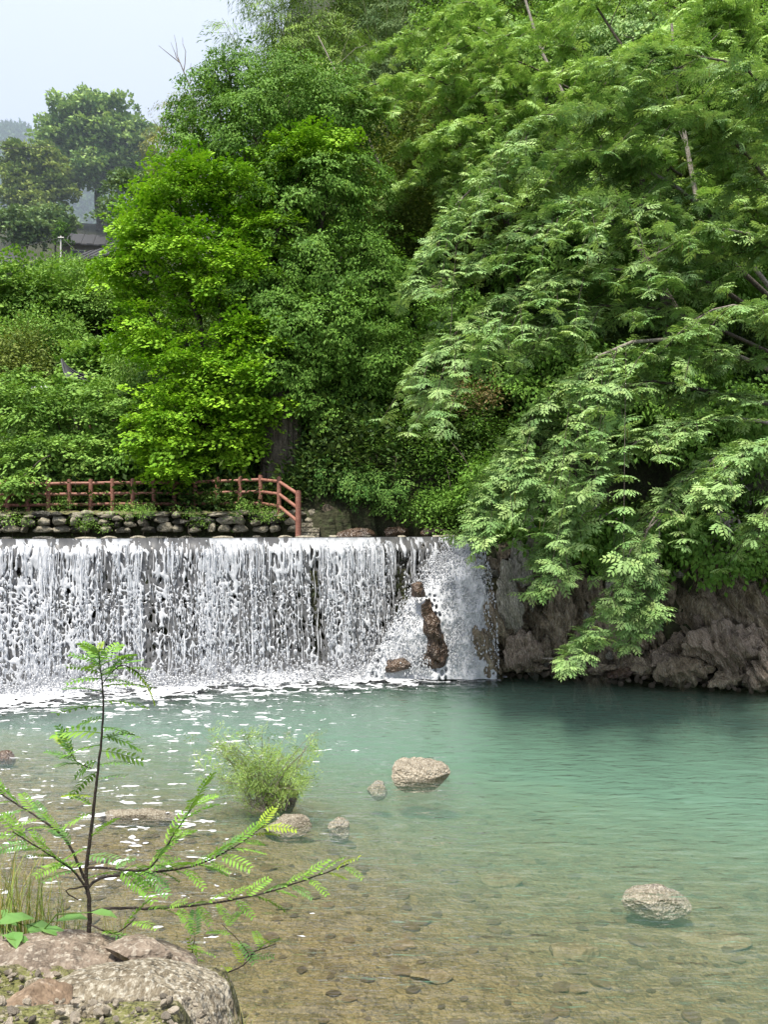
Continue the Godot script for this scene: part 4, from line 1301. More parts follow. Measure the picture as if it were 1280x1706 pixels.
func rocks() -> void:
	# boulders behind the crest, by the steps
	for q in [
		[592, 893, 33.2, 1.5, 0.7, 0.8, M.wet_rock, 601, "dark smooth boulder at the crest beside the steps", 0.1], [548, 862, 33.8, 0.7, 1.0, 0.7, M.cliff, 602, "pale upright rock streaked with roots by the steps", 0.1],
		[662, 890, 33.6, 1.2, 0.6, 0.8, M.wet_rock, 603, "mossy brown boulder at the crest under the ivy", 0.0], [730, 888, 33.3, 1.3, 0.5, 0.8, M.wet_rock, 604, "low dark boulder at the shaded end of the crest", 0.0]]:
		var r := part("boulder", rock_mesh(20, q[7], Vector3(q[3], q[4], q[5]), 0.16, 10, 0.05), q[6], self, at(q[0], q[1], q[2]), Basis(Vector3.BACK, q[9]))
		tag(r, q[8], "boulder", "boulders along the crest")
	# cliff: a rough dark face with slabs standing proud of it
	var foot := Vector3(7.5, 0, -28.6)
	var cliff := thing("cliff", "dark fractured rock cliff rising from the pool under the boughs", "cliff", foot)
	var face := grid(150, 70, func(i, j):
		var x: float = lerpf(3.1, 15.0, i / 150.0)
		var t: float = j / 70.0
		var top: float = 4.3 - 0.10 * (x - 3.1) + n_rock.get_noise_2d(x * 22.0, 8.0) * 1.6
		var y: float = lerpf(-1.6, top, minf(t / 0.84, 1.0))
		var d := minf(bank_d(x), 31.2) + 0.55 + pow(t, 1.5) * 2.0 + (0.5 if x < 4.0 else 0.0) + maxf(t - 0.84, 0.0) * 16.0
		if t > 0.84: y += (t - 0.84) * 5.0 + n_rock.get_noise_2d(x * 60.0, t * 400.0) * 0.5
		var warp := n_rock.get_noise_3d(x * 20.0, y * 20.0, 2.0)
		var ridge := 1.0 - absf(n_rock.get_noise_3d(x * 34.0 + y * 16.0, y * 13.0 - x * 8.0, 4.0)) * 2.4
		d += ridge * -0.55 + warp * 1.2 + (1.0 - absf(n_rock.get_noise_3d(x * 110.0 + y * 40.0, y * 50.0, 9.0)) * 2.0) * -0.28 + n_rock.get_noise_3d(x * 300.0, y * 190.0, 9.0) * 0.12
		return Vector3(x, y, -d) - foot)
	part("face", face, M.cliff, cliff)
	var shard := []
	for k in 5: shard.append(rock_mesh(17, 700 + k, Vector3(1.0, 2.4, 0.9), 0.30, 24, 0.14, -1.0))
	var low := []
	for k in 4: low.append(rock_mesh(13, 720 + k, Vector3(1.6, 0.8, 1.0), 0.32, 22, 0.12, -1.0))
	for q in [[835, 1040, 29.6, 2.6, 4.6, 1.8, M.cliff, 751, 0.28], [808, 1085, 28.9, 1.7, 2.2, 1.3, M.cliff, 762, 0.35], [850, 1000, 29.2, 1.2, 3.2, 1.1, M.cliff_pale, 763, 0.22], [880, 1085, 28.8, 1.8, 1.7, 1.2, M.cliff_pink, 764, 0.2], [862, 960, 30.2, 1.3, 2.9, 1.2, M.cliff_pale, 752, 0.08], [930, 1030, 29.7, 1.7, 3.6, 1.4, M.cliff, 753, -0.06], [1000, 1010, 29.6, 1.5, 3.4, 1.3, M.cliff, 754, 0.1], [1024, 965, 29.5, 0.6, 2.8, 0.9, M.cliff_pale, 755, -0.06], [1075, 1040, 29.1, 2.0, 3.2, 1.5, M.cliff, 756, 0.3], [1130, 1085, 28.2, 2.6, 1.6, 1.4, M.cliff_pink, 757, 0.3], [1215, 1075, 27.4, 3.2, 3.0, 1.8, M.cliff_pink, 758, 0.42], [1150, 1120, 27.4, 2.8, 1.3, 1.5, M.cliff, 765, 0.2], [1275, 1120, 26.7, 2.4, 1.8, 1.5, M.cliff_pink, 766, 0.3], [1290, 1070, 27.4, 2.4, 2.8, 1.6, M.cliff, 759, 0.3], [1160, 950, 29.8, 2.6, 2.4, 1.5, M.cliff, 760, 0.1], [960, 1108, 28.9, 2.4, 0.8, 1.1, M.wet_rock, 761, 0.0]]:
		part("crag", rock_mesh(30, q[7], Vector3(q[3], q[4], q[5]), 0.36, 24, 0.20, -1.0), q[6], cliff, at(q[0], q[1], q[2]) - foot, Basis(Vector3.BACK, q[8]))
	var slabs := [[800, 1085, 29.4, 0.9, 0.55, M.wet_rock, -0.3], [888, 905, 30.4, 0.7, 1.0, M.cliff_pale, 0.1], [1190, 1010, 28.2, 0.7, 0.9, M.cliff_pink, 0.45], [860, 1085, 29.2, 1.0, 0.55, M.cliff, 0.1], [905, 1090, 29.0, 0.9, 0.5, M.cliff, 0.0]]
	for s in slabs:
		part("slab", shard[rng.randi() % 5], s[5], cliff, at(s[0], s[1], s[2]) - foot, (Basis(Vector3.BACK, s[6]) * Basis(Vector3.UP, rng.randf_range(-0.5, 0.5))).scaled_local(Vector3(s[3], s[4], 0.9)))
	for s in [[1110, 1100, 27.9, 1.2, 1.1, M.cliff_pink, 0.35], [1070, 1108, 28.1, 0.8, 0.9, M.cliff, 0.2], [1210, 1128, 27.0, 1.2, 0.7, M.cliff, 0.25],
		[1000, 1112, 28.6, 1.0, 0.6, M.cliff, 0.0], [950, 1116, 28.7, 1.2, 0.45, M.wet_rock, 0.0], [880, 1110, 29.0, 0.9, 0.5, M.cliff, 0.0], [830, 1105, 29.2, 0.9, 0.6, M.cliff, -0.1], [1040, 1118, 28.2, 0.9, 0.5, M.wet_rock, 0.1]]:
		part("ledge", low[rng.randi() % 4], s[5], cliff, at(s[0], s[1], s[2]) - foot, (Basis(Vector3.BACK, s[6]) * Basis(Vector3.UP, rng.randf_range(-0.6, 0.6))).scaled_local(Vector3(s[3], s[4], 1.0)))
	for k in 46:
		var px := rng.randf_range(815, 1290)
		var base := 1125.0 + maxf(px - 1000.0, 0.0) * 0.08
		var py := base - rng.randf_range(5.0, 190.0)
		var d := 29.2 - maxf(px - 900.0, 0.0) * 0.0055 + (base - py) * 0.004
		var sc := rng.randf_range(0.25, 0.55)
		part("slab", shard[rng.randi() % 5] if rng.randf() < 0.6 else low[rng.randi() % 4], [M.cliff, M.cliff, M.cliff_pink, M.cliff_pale][rng.randi() % 4], cliff, at(px, py, d) - foot, (Basis(Vector3.BACK, rng.randf_range(-0.2, 0.6)) * Basis(Vector3.UP, rng.randf() * 6.0)).scaled_local(Vector3(sc, sc * rng.randf_range(0.7, 1.3), sc)))
	# loose stones along the waterline
	var xf := []
	var tint := PackedColorArray()
	for k in 200:
		var px := rng.randf_range(830, 1300)
		var x := (px - 640.0) / F * 28.5
		var d := minf(bank_d(x), 30.6) - rng.randf_range(0.1, 0.9)
		var s := rng.randf_range(0.04, 0.12)
		xf.append(Transform3D(Basis(Vector3(rng.randfn(), rng.randfn(), rng.randfn()).normalized(), rng.randf() * 6.0).scaled_local(Vector3(s, s * 0.7, s * 0.8)), Vector3(x, rng.randf_range(-0.02, 0.3), -d - 0.25)))
		tint.append(Color.WHITE)
	tag(copies("waterline_stones", rock_mesh(6, 740, Vector3(2, 2, 2), 0.2, 8, 0.0, -1.0), M.cliff_pink, self, xf, tint), "small broken stones heaped along the cliff waterline", "stones", "", "stuff")
	# drift branches lying on the ledge
	for q in [[[905, 1097, 28.0], [975, 1107, 27.9], 0.035, "long pale drift branch lying at the foot of the cliff"], [[915, 1105, 27.8], [970, 1110, 27.7], 0.03, "shorter brown drift branch lying beside the long one"]]:
		var o := thing("drift_branch", q[3], "branch", at(q[0][0], q[0][1], q[0][2]))
		limb(o, "stick", bend(at(q[0][0], q[0][1], q[0][2]), at(q[1][0], q[1][1], q[1][2]), 0.05, 5, 0.1), q[2], q[2] * 0.5, M.bark_pale, 6)
	# rocks in the pool
	for q in [
		[695, 1286, 1.45, 0.42, 0.9, M.river_rock, 801, 0.0, "pale rounded rock standing alone in the teal water", 30], [630, 1293, 0.4, 0.03, 0.4, M.river_rock, 802, 0.0, "flat rock awash beside the pale rounded rock", 14],
		[478, 1366, 0.8, 0.18, 0.5, M.boulder, 803, 0.15, "grey rock lying beside the tufted shrub in the shallows", 22], [565, 1358, 0.42, 0.05, 0.3, M.river_rock, 804, 0.0, "small tan rock just breaking the surface of the shallows", 14],
		[468, 1322, 0.7, 0.32, 0.5, M.wet_rock, 805, 0.0, "dark wet rock under the tufted shrub", 16], [230, 1352, 1.3, 0.12, 0.4, M.boulder, 806, 0.0, "long pale rock ledge awash in the flecked shallows", 16],
		[1095, 1472, 0.9, 0.05, 0.6, M.river_rock, 807, -0.05, "tan rock with a white top half under the clear water", 24], [952, 1556, 0.78, 0.14, 0.5, M.sunk, 808, 0.0, "sunken tan stone lying under the clear shallows", 14],
		[838, 1418, 0.7, 0.16, 0.5, M.sunk, 809, 0.0, "sunken yellowish stone in the middle of the pool", 14], [1190, 1520, 1.0, 0.09, 0.6, M.sunk, 810, 0.0, "broad sunken slab beyond the half covered rock", 14],
		[720, 1625, 0.5, 0.08, 0.3, M.sunk, 811, 0.0, "sunken flat stone near the grassy edge", 12], [8, 1254, 0.4, 0.14, 0.3, M.wet_rock, 812, 0.0, "brown wet rock tip breaking the flecked water", 12]]:
		var d: float = EYE_Y * F / (q[1] - HORIZON)
		var y := 0.0
		if q[5] == M.sunk:
			d *= 1.03
			y = bed_y((q[0] - 640.0) / F * d, d) + 0.03
		var p := Vector3((q[0] - 640.0) / F * d, y, -d)
		var size := Vector3(q[2], q[3] * 1.5, q[4])
		if q[5] != M.sunk:                             # only its top shows above the water
			var above: float = size.y * 0.5
			var below := clampf(-bed_y(p.x, d), above, maxf(above * 1.1, 0.40))
			var wide := minf(1.1, 1.0 / sqrt(1.0 - pow((below - above) / (below + above), 2.0)))
			size = Vector3(size.x * wide, above + below, size.z * wide)
			p.y = (above - below) * 0.5 - (below - above) * 0.2
		var r := part("pool_rock", rock_mesh(q[9], q[6], size, 0.2 * minf(1.0, size.y / 0.5), 10, 0.04, -1.0), q[5], self, p, Basis(Vector3.BACK, q[7]))
		tag(r, q[8], "rock", "rocks in the pool")
	var xs := []
	var ts := PackedColorArray()
	for k in 1500:
		var d := rng.randf_range(6.5, 21.0)
		var x := rng.randf_range(-0.5, 0.5) * d
		var s := 0.02 + 0.09 * pow(rng.randf(), 4.0)
		xs.append(Transform3D(Basis(Vector3.UP, rng.randf() * 6.0).scaled_local(Vector3(s * 1.3, s * 0.45, s)), Vector3(x, bed_y(x, d) + s * 0.1, -d)))
		var g := rng.randf_range(0.8, 1.7)
		ts.append(Color(g, g * 0.94, g * 0.82))
	tag(copies("bed_stones", rock_mesh(6, 830, Vector3(2, 2, 2), 0.2, 8, 0.0, -1.0), M.sunk_tinted, self, xs, ts), "scattered stones lying on the bed of the shallows", "stones", "", "stuff")


func tufted_shrub() -> void:
	var d := EYE_Y * F / (1335.0 - HORIZON)
	var foot := at(450, 1335, d)
	foot.y = -0.1
	var t := thing("tufted_shrub", "fine leaved yellow green shrub growing from rocks in the shallows", "shrub", foot)
	var lf := [[], []]
	var tint := [PackedColorArray(), PackedColorArray()]
	for k in 52:
		var tip := at(rng.randf_range(318, 535), 1215 + absf(rng.randfn()) * 55.0, d + rng.randf_range(-0.7, 0.7))
		var a := foot + Vector3(rng.randf_range(-0.35, 0.35), 0, rng.randf_range(-0.3, 0.3))
		var pts := bend(a, tip, 0.14, 6, 0.12)
		limb(t, "stem", pts, 0.009, 0.003, M.bark_pale, 4)
		for q in 8:
			var s := rng.randf_range(0.25, 1.0)
			var p: Vector3 = pts[int(s * 5.99)].lerp(pts[mini(int(s * 5.99) + 1, 6)], rng.randf())
			var w := rng.randi() % 2
			put_sprig(lf[w], p - foot + Vector3(rng.randfn(), rng.randfn(), rng.randfn()) * 0.07, Vector3(rng.randfn(), rng.randf_range(-0.5, 0.5), rng.randfn()), rng.randf_range(0.28, 0.5), rng.randf() * 6.0)
			tint[w].append(leaf_color(Color(0.21, 0.34, 0.075), Color(0.38, 0.51, 0.165)))
	for k in 2: leaves("foliage", S["bamboo%d" % k], M.leaf, t, lf[k], tint[k])


# ---------------------------------------------------------------- the near bank
func feather_leaf(r: RandomNumberGenerator, pairs: int) -> ArrayMesh:   # one compound leaf, 1 long, along +x
	var b := MB.new()
	var pts := []
	for k in 7:
		var t := k / 6.0
		pts.append(Vector3(t, -0.25 * t * t, 0))
	b.tube(pts, taper(7, 0.014, 0.006), 4, Color(0.75, 0.8, 0.5))
	for k in pairs:
		var t := 0.14 + 0.82 * k / (pairs - 1.0)
		var p := Vector3(t, -0.25 * t * t, 0)
		var l := 0.25 * (0.55 + 0.6 * sin(t * PI * 0.9 + 0.15))
		for e in [-1.0, 1.0]:
			var dir := Vector3(0.5, -0.12 + r.randfn() * 0.1, e).normalized()
			var up := jitter(r, Vector3(0, 1, 0), 0.14)
			var col := shade_of(r)
			# an oval leaflet: six faces about a folded midrib
			var side := dir.cross(up).normalized() * 0.036
			var m1 := p + dir * l * 0.33
			var m2 := p + dir * l * 0.70
			var tip := p + dir * l - up * l * 0.10
			for s in [-1.0, 1.0]:
				var e1: Vector3 = m1 + side * s + up * 0.012
				var e2: Vector3 = m2 + side * s * 0.85 + up * 0.004
				if s < 0:
					b.tri(p, e1, m1, col); b.tri(m1, e1, e2, col); b.tri(m1, e2, m2, col); b.tri(m2, e2, tip, col)
				else:
					b.tri(p, m1, e1, col); b.tri(m1, e2, e1, col); b.tri(m1, m2, e2, col); b.tri(m2, tip, e2, col)
	return b.mesh()


func sapling() -> void:
	var d := 3.62
	var foot := at(149, 1570, d)
	var t := thing("sapling", "slim dark stemmed sapling with feathery leaves growing at the rock edge", "sapling", foot)
	var r := RandomNumberGenerator.new()
	r.seed = 99
	var kinds := []
	for k in 5: kinds.append(feather_leaf(r, 8 + k % 3))
	var greens := []
	for g in [[0.16, 0.33, 0.05], [0.22, 0.40, 0.07], [0.15, 0.30, 0.09], [0.30, 0.42, 0.05], [0.42, 0.34, 0.05]]:
		var m := leafy("sapling_leaf", 0.6)
		m.vertex_color_use_as_albedo = true
		m.albedo_color = lin(g[0], g[1], g[2])
		greens.append(m)
	var bark := stone("sapling_bark", mottled(128, 171, [lin(0.02, 0.014, 0.012), lin(0.05, 0.036, 0.03)], lin(0.09, 0.08, 0.06), 175), bump_texture(128, 6, FastNoiseLite.TYPE_SIMPLEX, 0.05, 3), 14.0, 0.7, 0.3)
	var bearer := [t]
	var home := [foot]
	var run := func(stops: Array, r0: float, r1: float, called: String) -> Curve3D:
		var c := Curve3D.new()
		for k in stops.size():
			var z: float = stops[k][2] if stops[k].size() > 2 else 0.0
			var p: Vector3 = at(stops[k][0], stops[k][1], d + z) - home[0]
			var a: Array = stops[maxi(k - 1, 0)]
			var e: Array = stops[mini(k + 1, stops.size() - 1)]
			var tan_ := (at(e[0], e[1], d + (e[2] if e.size() > 2 else 0.0)) - at(a[0], a[1], d + (a[2] if a.size() > 2 else 0.0))) * 0.16
			c.add_point(p, -tan_, tan_)
		c.bake_interval = 0.01
		var pts := []
		var n := maxi(8, int(c.get_baked_length() / 0.03))
		for k in n + 1: pts.append(c.sample_baked(c.get_baked_length() * k / n) + Vector3(r.randfn(), r.randfn(), r.randfn()) * 0.0008)
		var b := MB.new()
		b.tube(pts, taper(n + 1, r0, r1), 8, Color.WHITE)
		bearer[0] = part(called, b.mesh(), bark, bearer[1] if bearer.size() > 1 else t)
		return c
	var leaf_at := func(c: Curve3D, s: float, dir: Vector3, size: float, g: int, up := Vector3.UP) -> void:
		var p := c.sample_baked(c.get_baked_length() * s)
		var x := dir.normalized()
		var z := x.cross(up).normalized()
		var bs := Basis(x, z.cross(x), z).scaled_local(Vector3.ONE * size)
		part("leaf", kinds[r.randi() % 5], greens[g], bearer[0], p, Basis(x, r.randfn() * 0.25) * bs)
	var stem: Curve3D = run.call([[148, 1572], [148, 1500], [143, 1455], [152, 1380], [162, 1290], [171, 1200], [170, 1140], [163, 1085]], 0.0098, 0.0025, "stem")
	for k in 16: leaf_at.call(stem, 0.90 + 0.0062 * k, Vector3(cos(k * 2.4) * 0.9, 0.15 + 0.05 * k, sin(k * 2.4) * 0.9), (0.12 if k < 13 else 0.07) + 0.02 * (k % 3), [1, 0, 1, 2][k % 4] if k < 13 else (1 if k < 15 else 3))
	for q in [[0.88, 1.0, 0.25, 0.17, 1], [0.86, -1.0, 0.3, 0.15, 2], [0.83, 1.0, 0.05, 0.17, 1], [0.81, -1.0, 0.06, 0.2, 2], [0.77, -0.8, -0.05, 0.12, 0], [0.74, 1.0, 0.1, 0.17, 2], [0.72, -1, 0.16, 0.2, 1], [0.71, 1, -0.15, 0.16, 0], [0.70, 0.6, 0.3, 0.14, 2], [0.68, -1.0, -0.05, 0.15, 0], [0.66, 1.0, -0.15, 0.17, 1],
		[0.63, -0.9, -0.4, 0.14, 0], [0.61, 0.9, 0.3, 0.13, 2], [0.59, -0.8, -0.5, 0.15, 0], [0.56, 0.8, 0.35, 0.12, 2], [0.50, -0.8, 0.3, 0.12, 3], [0.47, -0.7, 0.7, 0.11, 1], [0.45, -0.9, -0.2, 0.13, 1], [0.36, 0.5, 0.6, 0.14, 1], [0.33, -1, -0.3, 0.15, 0], [0.30, 0.9, 0.2, 0.15, 2], [0.27, -0.8, 0.2, 0.13, 1], [0.22, 0.9, 0.5, 0.12, 1]]:
		leaf_at.call(stem, q[0], Vector3(q[1], q[2], r.randf_range(-0.35, 0.5)), q[3], q[4])
	var boughs := [
		[[[143, 1470], [110, 1400, 0.02], [60, 1360, 0.04], [0, 1322, 0.08], [-40, 1290, 0.1]], 0.006, 10],
		[[[146, 1485], [120, 1450, -0.04], [60, 1410, -0.08], [20, 1385, -0.1]], 0.005, 9],
		[[[146, 1480], [170, 1462, 0.05], [240, 1455, 0.10], [330, 1440, 0.14], [400, 1405, 0.18], [440, 1375, 0.2]], 0.006, 16],
		[[[144, 1446], [175, 1446, -0.05], [215, 1450, -0.10], [250, 1445, -0.14], [290, 1390, -0.16], [330, 1330, -0.16]], 0.005, 13],
		[[[149, 1520], [185, 1513, 0.02], [260, 1513, 0.04], [350, 1505, 0.06], [440, 1488, 0.08], [520, 1462, 0.1], [580, 1440, 0.1]], 0.006, 15],
		[[[149, 1540], [190, 1555, -0.05], [225, 1530, -0.08]], 0.004, 3],
		[[[146, 1475], [125, 1480, -0.05], [108, 1484, -0.06], [130, 1500, -0.05]], 0.004, 0],
		[[[170, 1140], [185, 1120, 0.0], [205, 1108, 0.0], [232, 1122, 0.0]], 0.002, 4],
		[[[152, 1280], [128, 1270, 0.0], [115, 1250, 0.0]], 0.0025, 4]]
	for q in boughs:
		var c: Curve3D = run.call(q[0], q[1], 0.0022, "branch")
		for k in int(q[2] * 1.5):
			var s: float = 0.2 + 0.8 * (k + 0.5) / int(q[2] * 1.5)
			var along := (c.sample_baked(minf(c.get_baked_length(), c.get_baked_length() * s + 0.02)) - c.sample_baked(c.get_baked_length() * s - 0.02)).normalized()
			var e := 1.0 if k % 2 == 0 else -1.0
			var dir := along * 0.75 + Vector3(0, 0.45 * e + 0.1, 0) + Vector3(0, 0, r.randf_range(-0.5, 0.8))
			leaf_at.call(c, minf(s, 1.0), dir, r.randf_range(0.085, 0.145), [0, 1, 1, 2][r.randi() % 4] if s < 0.9 else [1, 3][r.randi() % 2])
	# low shoot beyond the rock
	var f2 := at(330, 1640, 3.9)
	var s2 := thing("seedling", "low feathery seedling sprouting beyond the lichened boulder", "seedling", f2)
	bearer.append(s2)
	home[0] = f2
	for q in [[[[345, 1625, 0.2], [385, 1618, 0.2], [415, 1598, 0.2], [400, 1570, 0.2], [370, 1540, 0.2]], 7], [[[340, 1630, 0.2], [320, 1600, 0.2], [325, 1560, 0.2]], 6], [[[415, 1598, 0.2], [425, 1585, 0.2], [460, 1573, 0.2]], 4]]:
		var c: Curve3D = run.call(q[0], 0.004, 0.0015, "stem")
		for k in q[1]:
			var s: float = 0.25 + 0.75 * (k + 0.5) / q[1]
			leaf_at.call(c, s, Vector3(r.randf_range(-1, 1), r.randf_range(-0.1, 0.6), r.randf_range(-0.6, 0.6)), r.randf_range(0.08, 0.13), [1, 3, 2][r.randi() % 3])


func near_bank() -> void:
	var b := part("boulder", rock_mesh(54, 903, Vector3(0.78, 0.36, 0.60), 0.10, 7, 0.0, -0.9), M.boulder, self, at(238, 1712, 3.0), Basis(Vector3.BACK, -0.06))
	tag(b, "large lichen spotted boulder on the near bank", "boulder")
	var s := part("rock_slab", rock_mesh(44, 911, Vector3(1.35, 0.15, 0.5), 0.14, 8, 0.16, -0.9), M.slab, self, at(40, 1600, 3.5), Basis(Vector3.BACK, -0.03))
	tag(s, "flat pinkish layered rock slab under the sapling", "rock")
	s = part("rock_slab", rock_mesh(36, 912, Vector3(0.26, 0.08, 0.22), 0.14, 8, 0.08, -0.9), M.slab, self, at(232, 1584, 3.42), Basis(Vector3.BACK, -0.08))
	tag(s, "small dark edged slab between the sapling and the boulder", "rock")
	s = part("rock_slab", rock_mesh(30, 913, Vector3(0.34, 0.16, 0.3), 0.16, 16, 0.06, -0.9), M.orange_rock, self, at(75, 1672, 2.85))
	tag(s, "rusty brown stone at the foot of the lichen boulder", "rock")
	var g := part("bank_litter", grid(90, 70, func(i, j):
		var x: float = -2.1 + i * 0.021
		var d: float = 2.2 + j * 0.02
		return Vector3(x, 3.33 + 0.27 * smoothstep(3.0, 2.6, d) * smoothstep(-0.4, -0.6, x) + n_fine.get_noise_2d(x * 300.0, d * 300.0) * 0.02 + n_fine.get_noise_2d(x * 90.0, d * 90.0) * 0.03 - 0.5 * smoothstep(3.4, 3.75, d) - 0.9 * smoothstep(-0.62, -0.35, x), -d)), M.moss, self)
	tag(g, "mossy litter covered soil of the near bank", "soil", "", "structure")
	var xf := []
	var tint := PackedColorArray()
	for k in 800:
		var x := rng.randf_range(-1.6, -0.55)
		var d := rng.randf_range(2.4, 3.3)
		var q := 0.003 + 0.013 * pow(rng.randf(), 3.0)
		xf.append(Transform3D(Basis(Vector3(rng.randfn(), rng.randfn(), rng.randfn()).normalized(), rng.randf() * 6.0).scaled_local(Vector3(q * 1.4, q * 0.7, q)), Vector3(x, 3.335 + 0.27 * smoothstep(3.0, 2.6, d) * smoothstep(-0.4, -0.6, x) + n_fine.get_noise_2d(x * 90.0, d * 90.0) * 0.03 + 0.006, -d)))
		var v := rng.randf_range(0.5, 2.2)
		tint.append(Color(v, v * 0.97, v * 0.92))
	tag(copies("bank_pebbles", rock_mesh(6, 930, Vector3(2, 2, 2), 0.2, 8, 0.0, -1.0), M.pebble, self, xf, tint), "pale pebbles and chips strewn over the near bank", "pebbles", "", "stuff")
	for q in [[212, 1673, 2.7, 0.06, "white sharp stone chip on the moss by the boulder"], [110, 1695, 2.62, 0.10, "flat pale stone lying in the litter"], [20, 1698, 2.62, 0.09, "rounded grey stone at the edge of the litter"], [160, 1697, 2.6, 0.09, "long light stone below the lichen boulder"], [60, 1640, 3.0, 0.05, "small white stone on the moss behind the rusty stone"]]:
		s = part("bank_stone", rock_mesh(12, 940 + int(q[0]), Vector3(q[3] * 1.6, q[3] * 0.8, q[3]), 0.15, 7), M.boulder, self, at(q[0], q[1], q[2]))
		tag(s, q[4], "stone", "loose stones on the near bank")
	# grass tufts behind the slab
	var grass := []
	for k in 3:
		var m := MB.new()
		for q in 34:
			var a := rng.randf() * TAU
			var lean := rng.randf_range(0.05, 0.5)
			var h := rng.randf_range(0.25, 0.62)
			var base := Vector3(rng.randfn() * 0.05, 0, rng.randfn() * 0.05)
			var out := Vector3(cos(a), 0, sin(a)) * lean
			var side := Vector3(-sin(a), 0, cos(a)) * rng.randf_range(0.002, 0.0042)
			var col := Color(0.32, 0.26, 0.10).lerp(Color(0.15, 0.24, 0.05), rng.randf()) * rng.randf_range(0.8, 1.3)
			var prev := base
			for e in 4:
				var u := (e + 1) / 4.0
				var p := base + Vector3(0, h * u, 0) + out * h * u * u * 1.4 - Vector3(0, lean * h * u * u * 0.5, 0)
				var w0 := side * (1.0 - e / 4.0)
				var w1 := side * (1.0 - u)
				m.quad(prev - w0, p - w1, p + w1 + Vector3(0.0001, 0, 0), prev + w0, col)
				prev = p
		grass.append(m.mesh())
	for q in [[20, 1560, 3.75, 1.0], [60, 1565, 3.8, 0.9], [95, 1570, 3.78, 0.85], [-10, 1550, 3.9, 1.1], [125, 1572, 3.85, 0.6], [190, 1572, 3.9, 0.55], [395, 1712, 2.75, 0.28, "small dry grass tuft at the foot of the lichen boulder"], [600, 1722, 3.3, 0.22, "thin green grass tuft at the water edge away from the boulder"], [45, 1540, 4.0, 0.9]]:
		var o := part("grass_tuft", grass[rng.randi() % 3], M.grass, self, at(q[0], q[1], q[2]) - Vector3(0, 0.05, 0), Basis(Vector3.UP, rng.randf() * 6.0).scaled(Vector3.ONE * q[3]))
		tag(o, q[4] if q.size() > 4 else "tall dry yellowing grass tuft behind the flat slab", "grass", "grass tufts along the bank edge")
	# broad leaved plant
	var foot := at(10, 1560, 3.6)
	var t := thing("broad_leaf_plant", "low plant with broad pointed green leaves behind the flat slab", "plant", foot)
	var lm := MB.new()
	for e in [-1.0, 1.0]:
		var rib := [Vector3.ZERO, Vector3(0.35, 0.05, 0), Vector3(0.7, 0.03, 0), Vector3(1, -0.08, 0)]
		var wide := [0.0, 0.26, 0.2, 0.0]
		for k in 3:
			var a0: Vector3 = rib[k]
			var a1: Vector3 = rib[k + 1]
			var b0: Vector3 = a0 + Vector3(0, 0.03 if wide[k] else 0.0, wide[k] * e)
			var b1: Vector3 = a1 + Vector3(0, 0.03 if wide[k + 1] else 0.0, wide[k + 1] * e)
			if e > 0:
				lm.tri(a0, a1, b1, Color.WHITE); lm.tri(a0, b1, b0, Color.WHITE)
			else:
				lm.tri(a0, b1, a1, Color.WHITE); lm.tri(a0, b0, b1, Color.WHITE)
	var leaf_mesh := lm.mesh()
	for q in [[-10, 1540, 3.6, 0.15, 0.4], [20, 1552, 3.55, 0.13, -0.6], [40, 1542, 3.65, 0.15, 0.2], [65, 1546, 3.6, 0.14, -0.2], [90, 1535, 3.7, 0.14, 0.3], [150, 1520, 3.55, 0.11, 0.1], [0, 1558, 3.5, 0.13, -0.2], [-20, 1520, 3.8, 0.16, 0.1]]:
		var p := at(q[0], q[1], q[2]) - foot
		var sm := MB.new()
		sm.tube([Vector3(rng.randf_range(0.0, 0.2), -0.15, rng.randf_range(-0.1, 0.1)), p * 0.6 + Vector3(0, 0.03, 0), p], [0.004, 0.003, 0.002], 5, Color(0.12, 0.2, 0.05))
		part("stalk", sm.mesh(), M.grass, t)
		part("leaf", leaf_mesh, M.broad, t, p, (Basis(Vector3.UP, q[4] + rng.randf_range(-0.5, 0.5)) * Basis(Vector3.BACK, rng.randf_range(-0.3, 0.2)) * Basis(Vector3.RIGHT, rng.randf_range(-0.4, 0.4))).scaled_local(Vector3(q[3], q[3], q[3])))


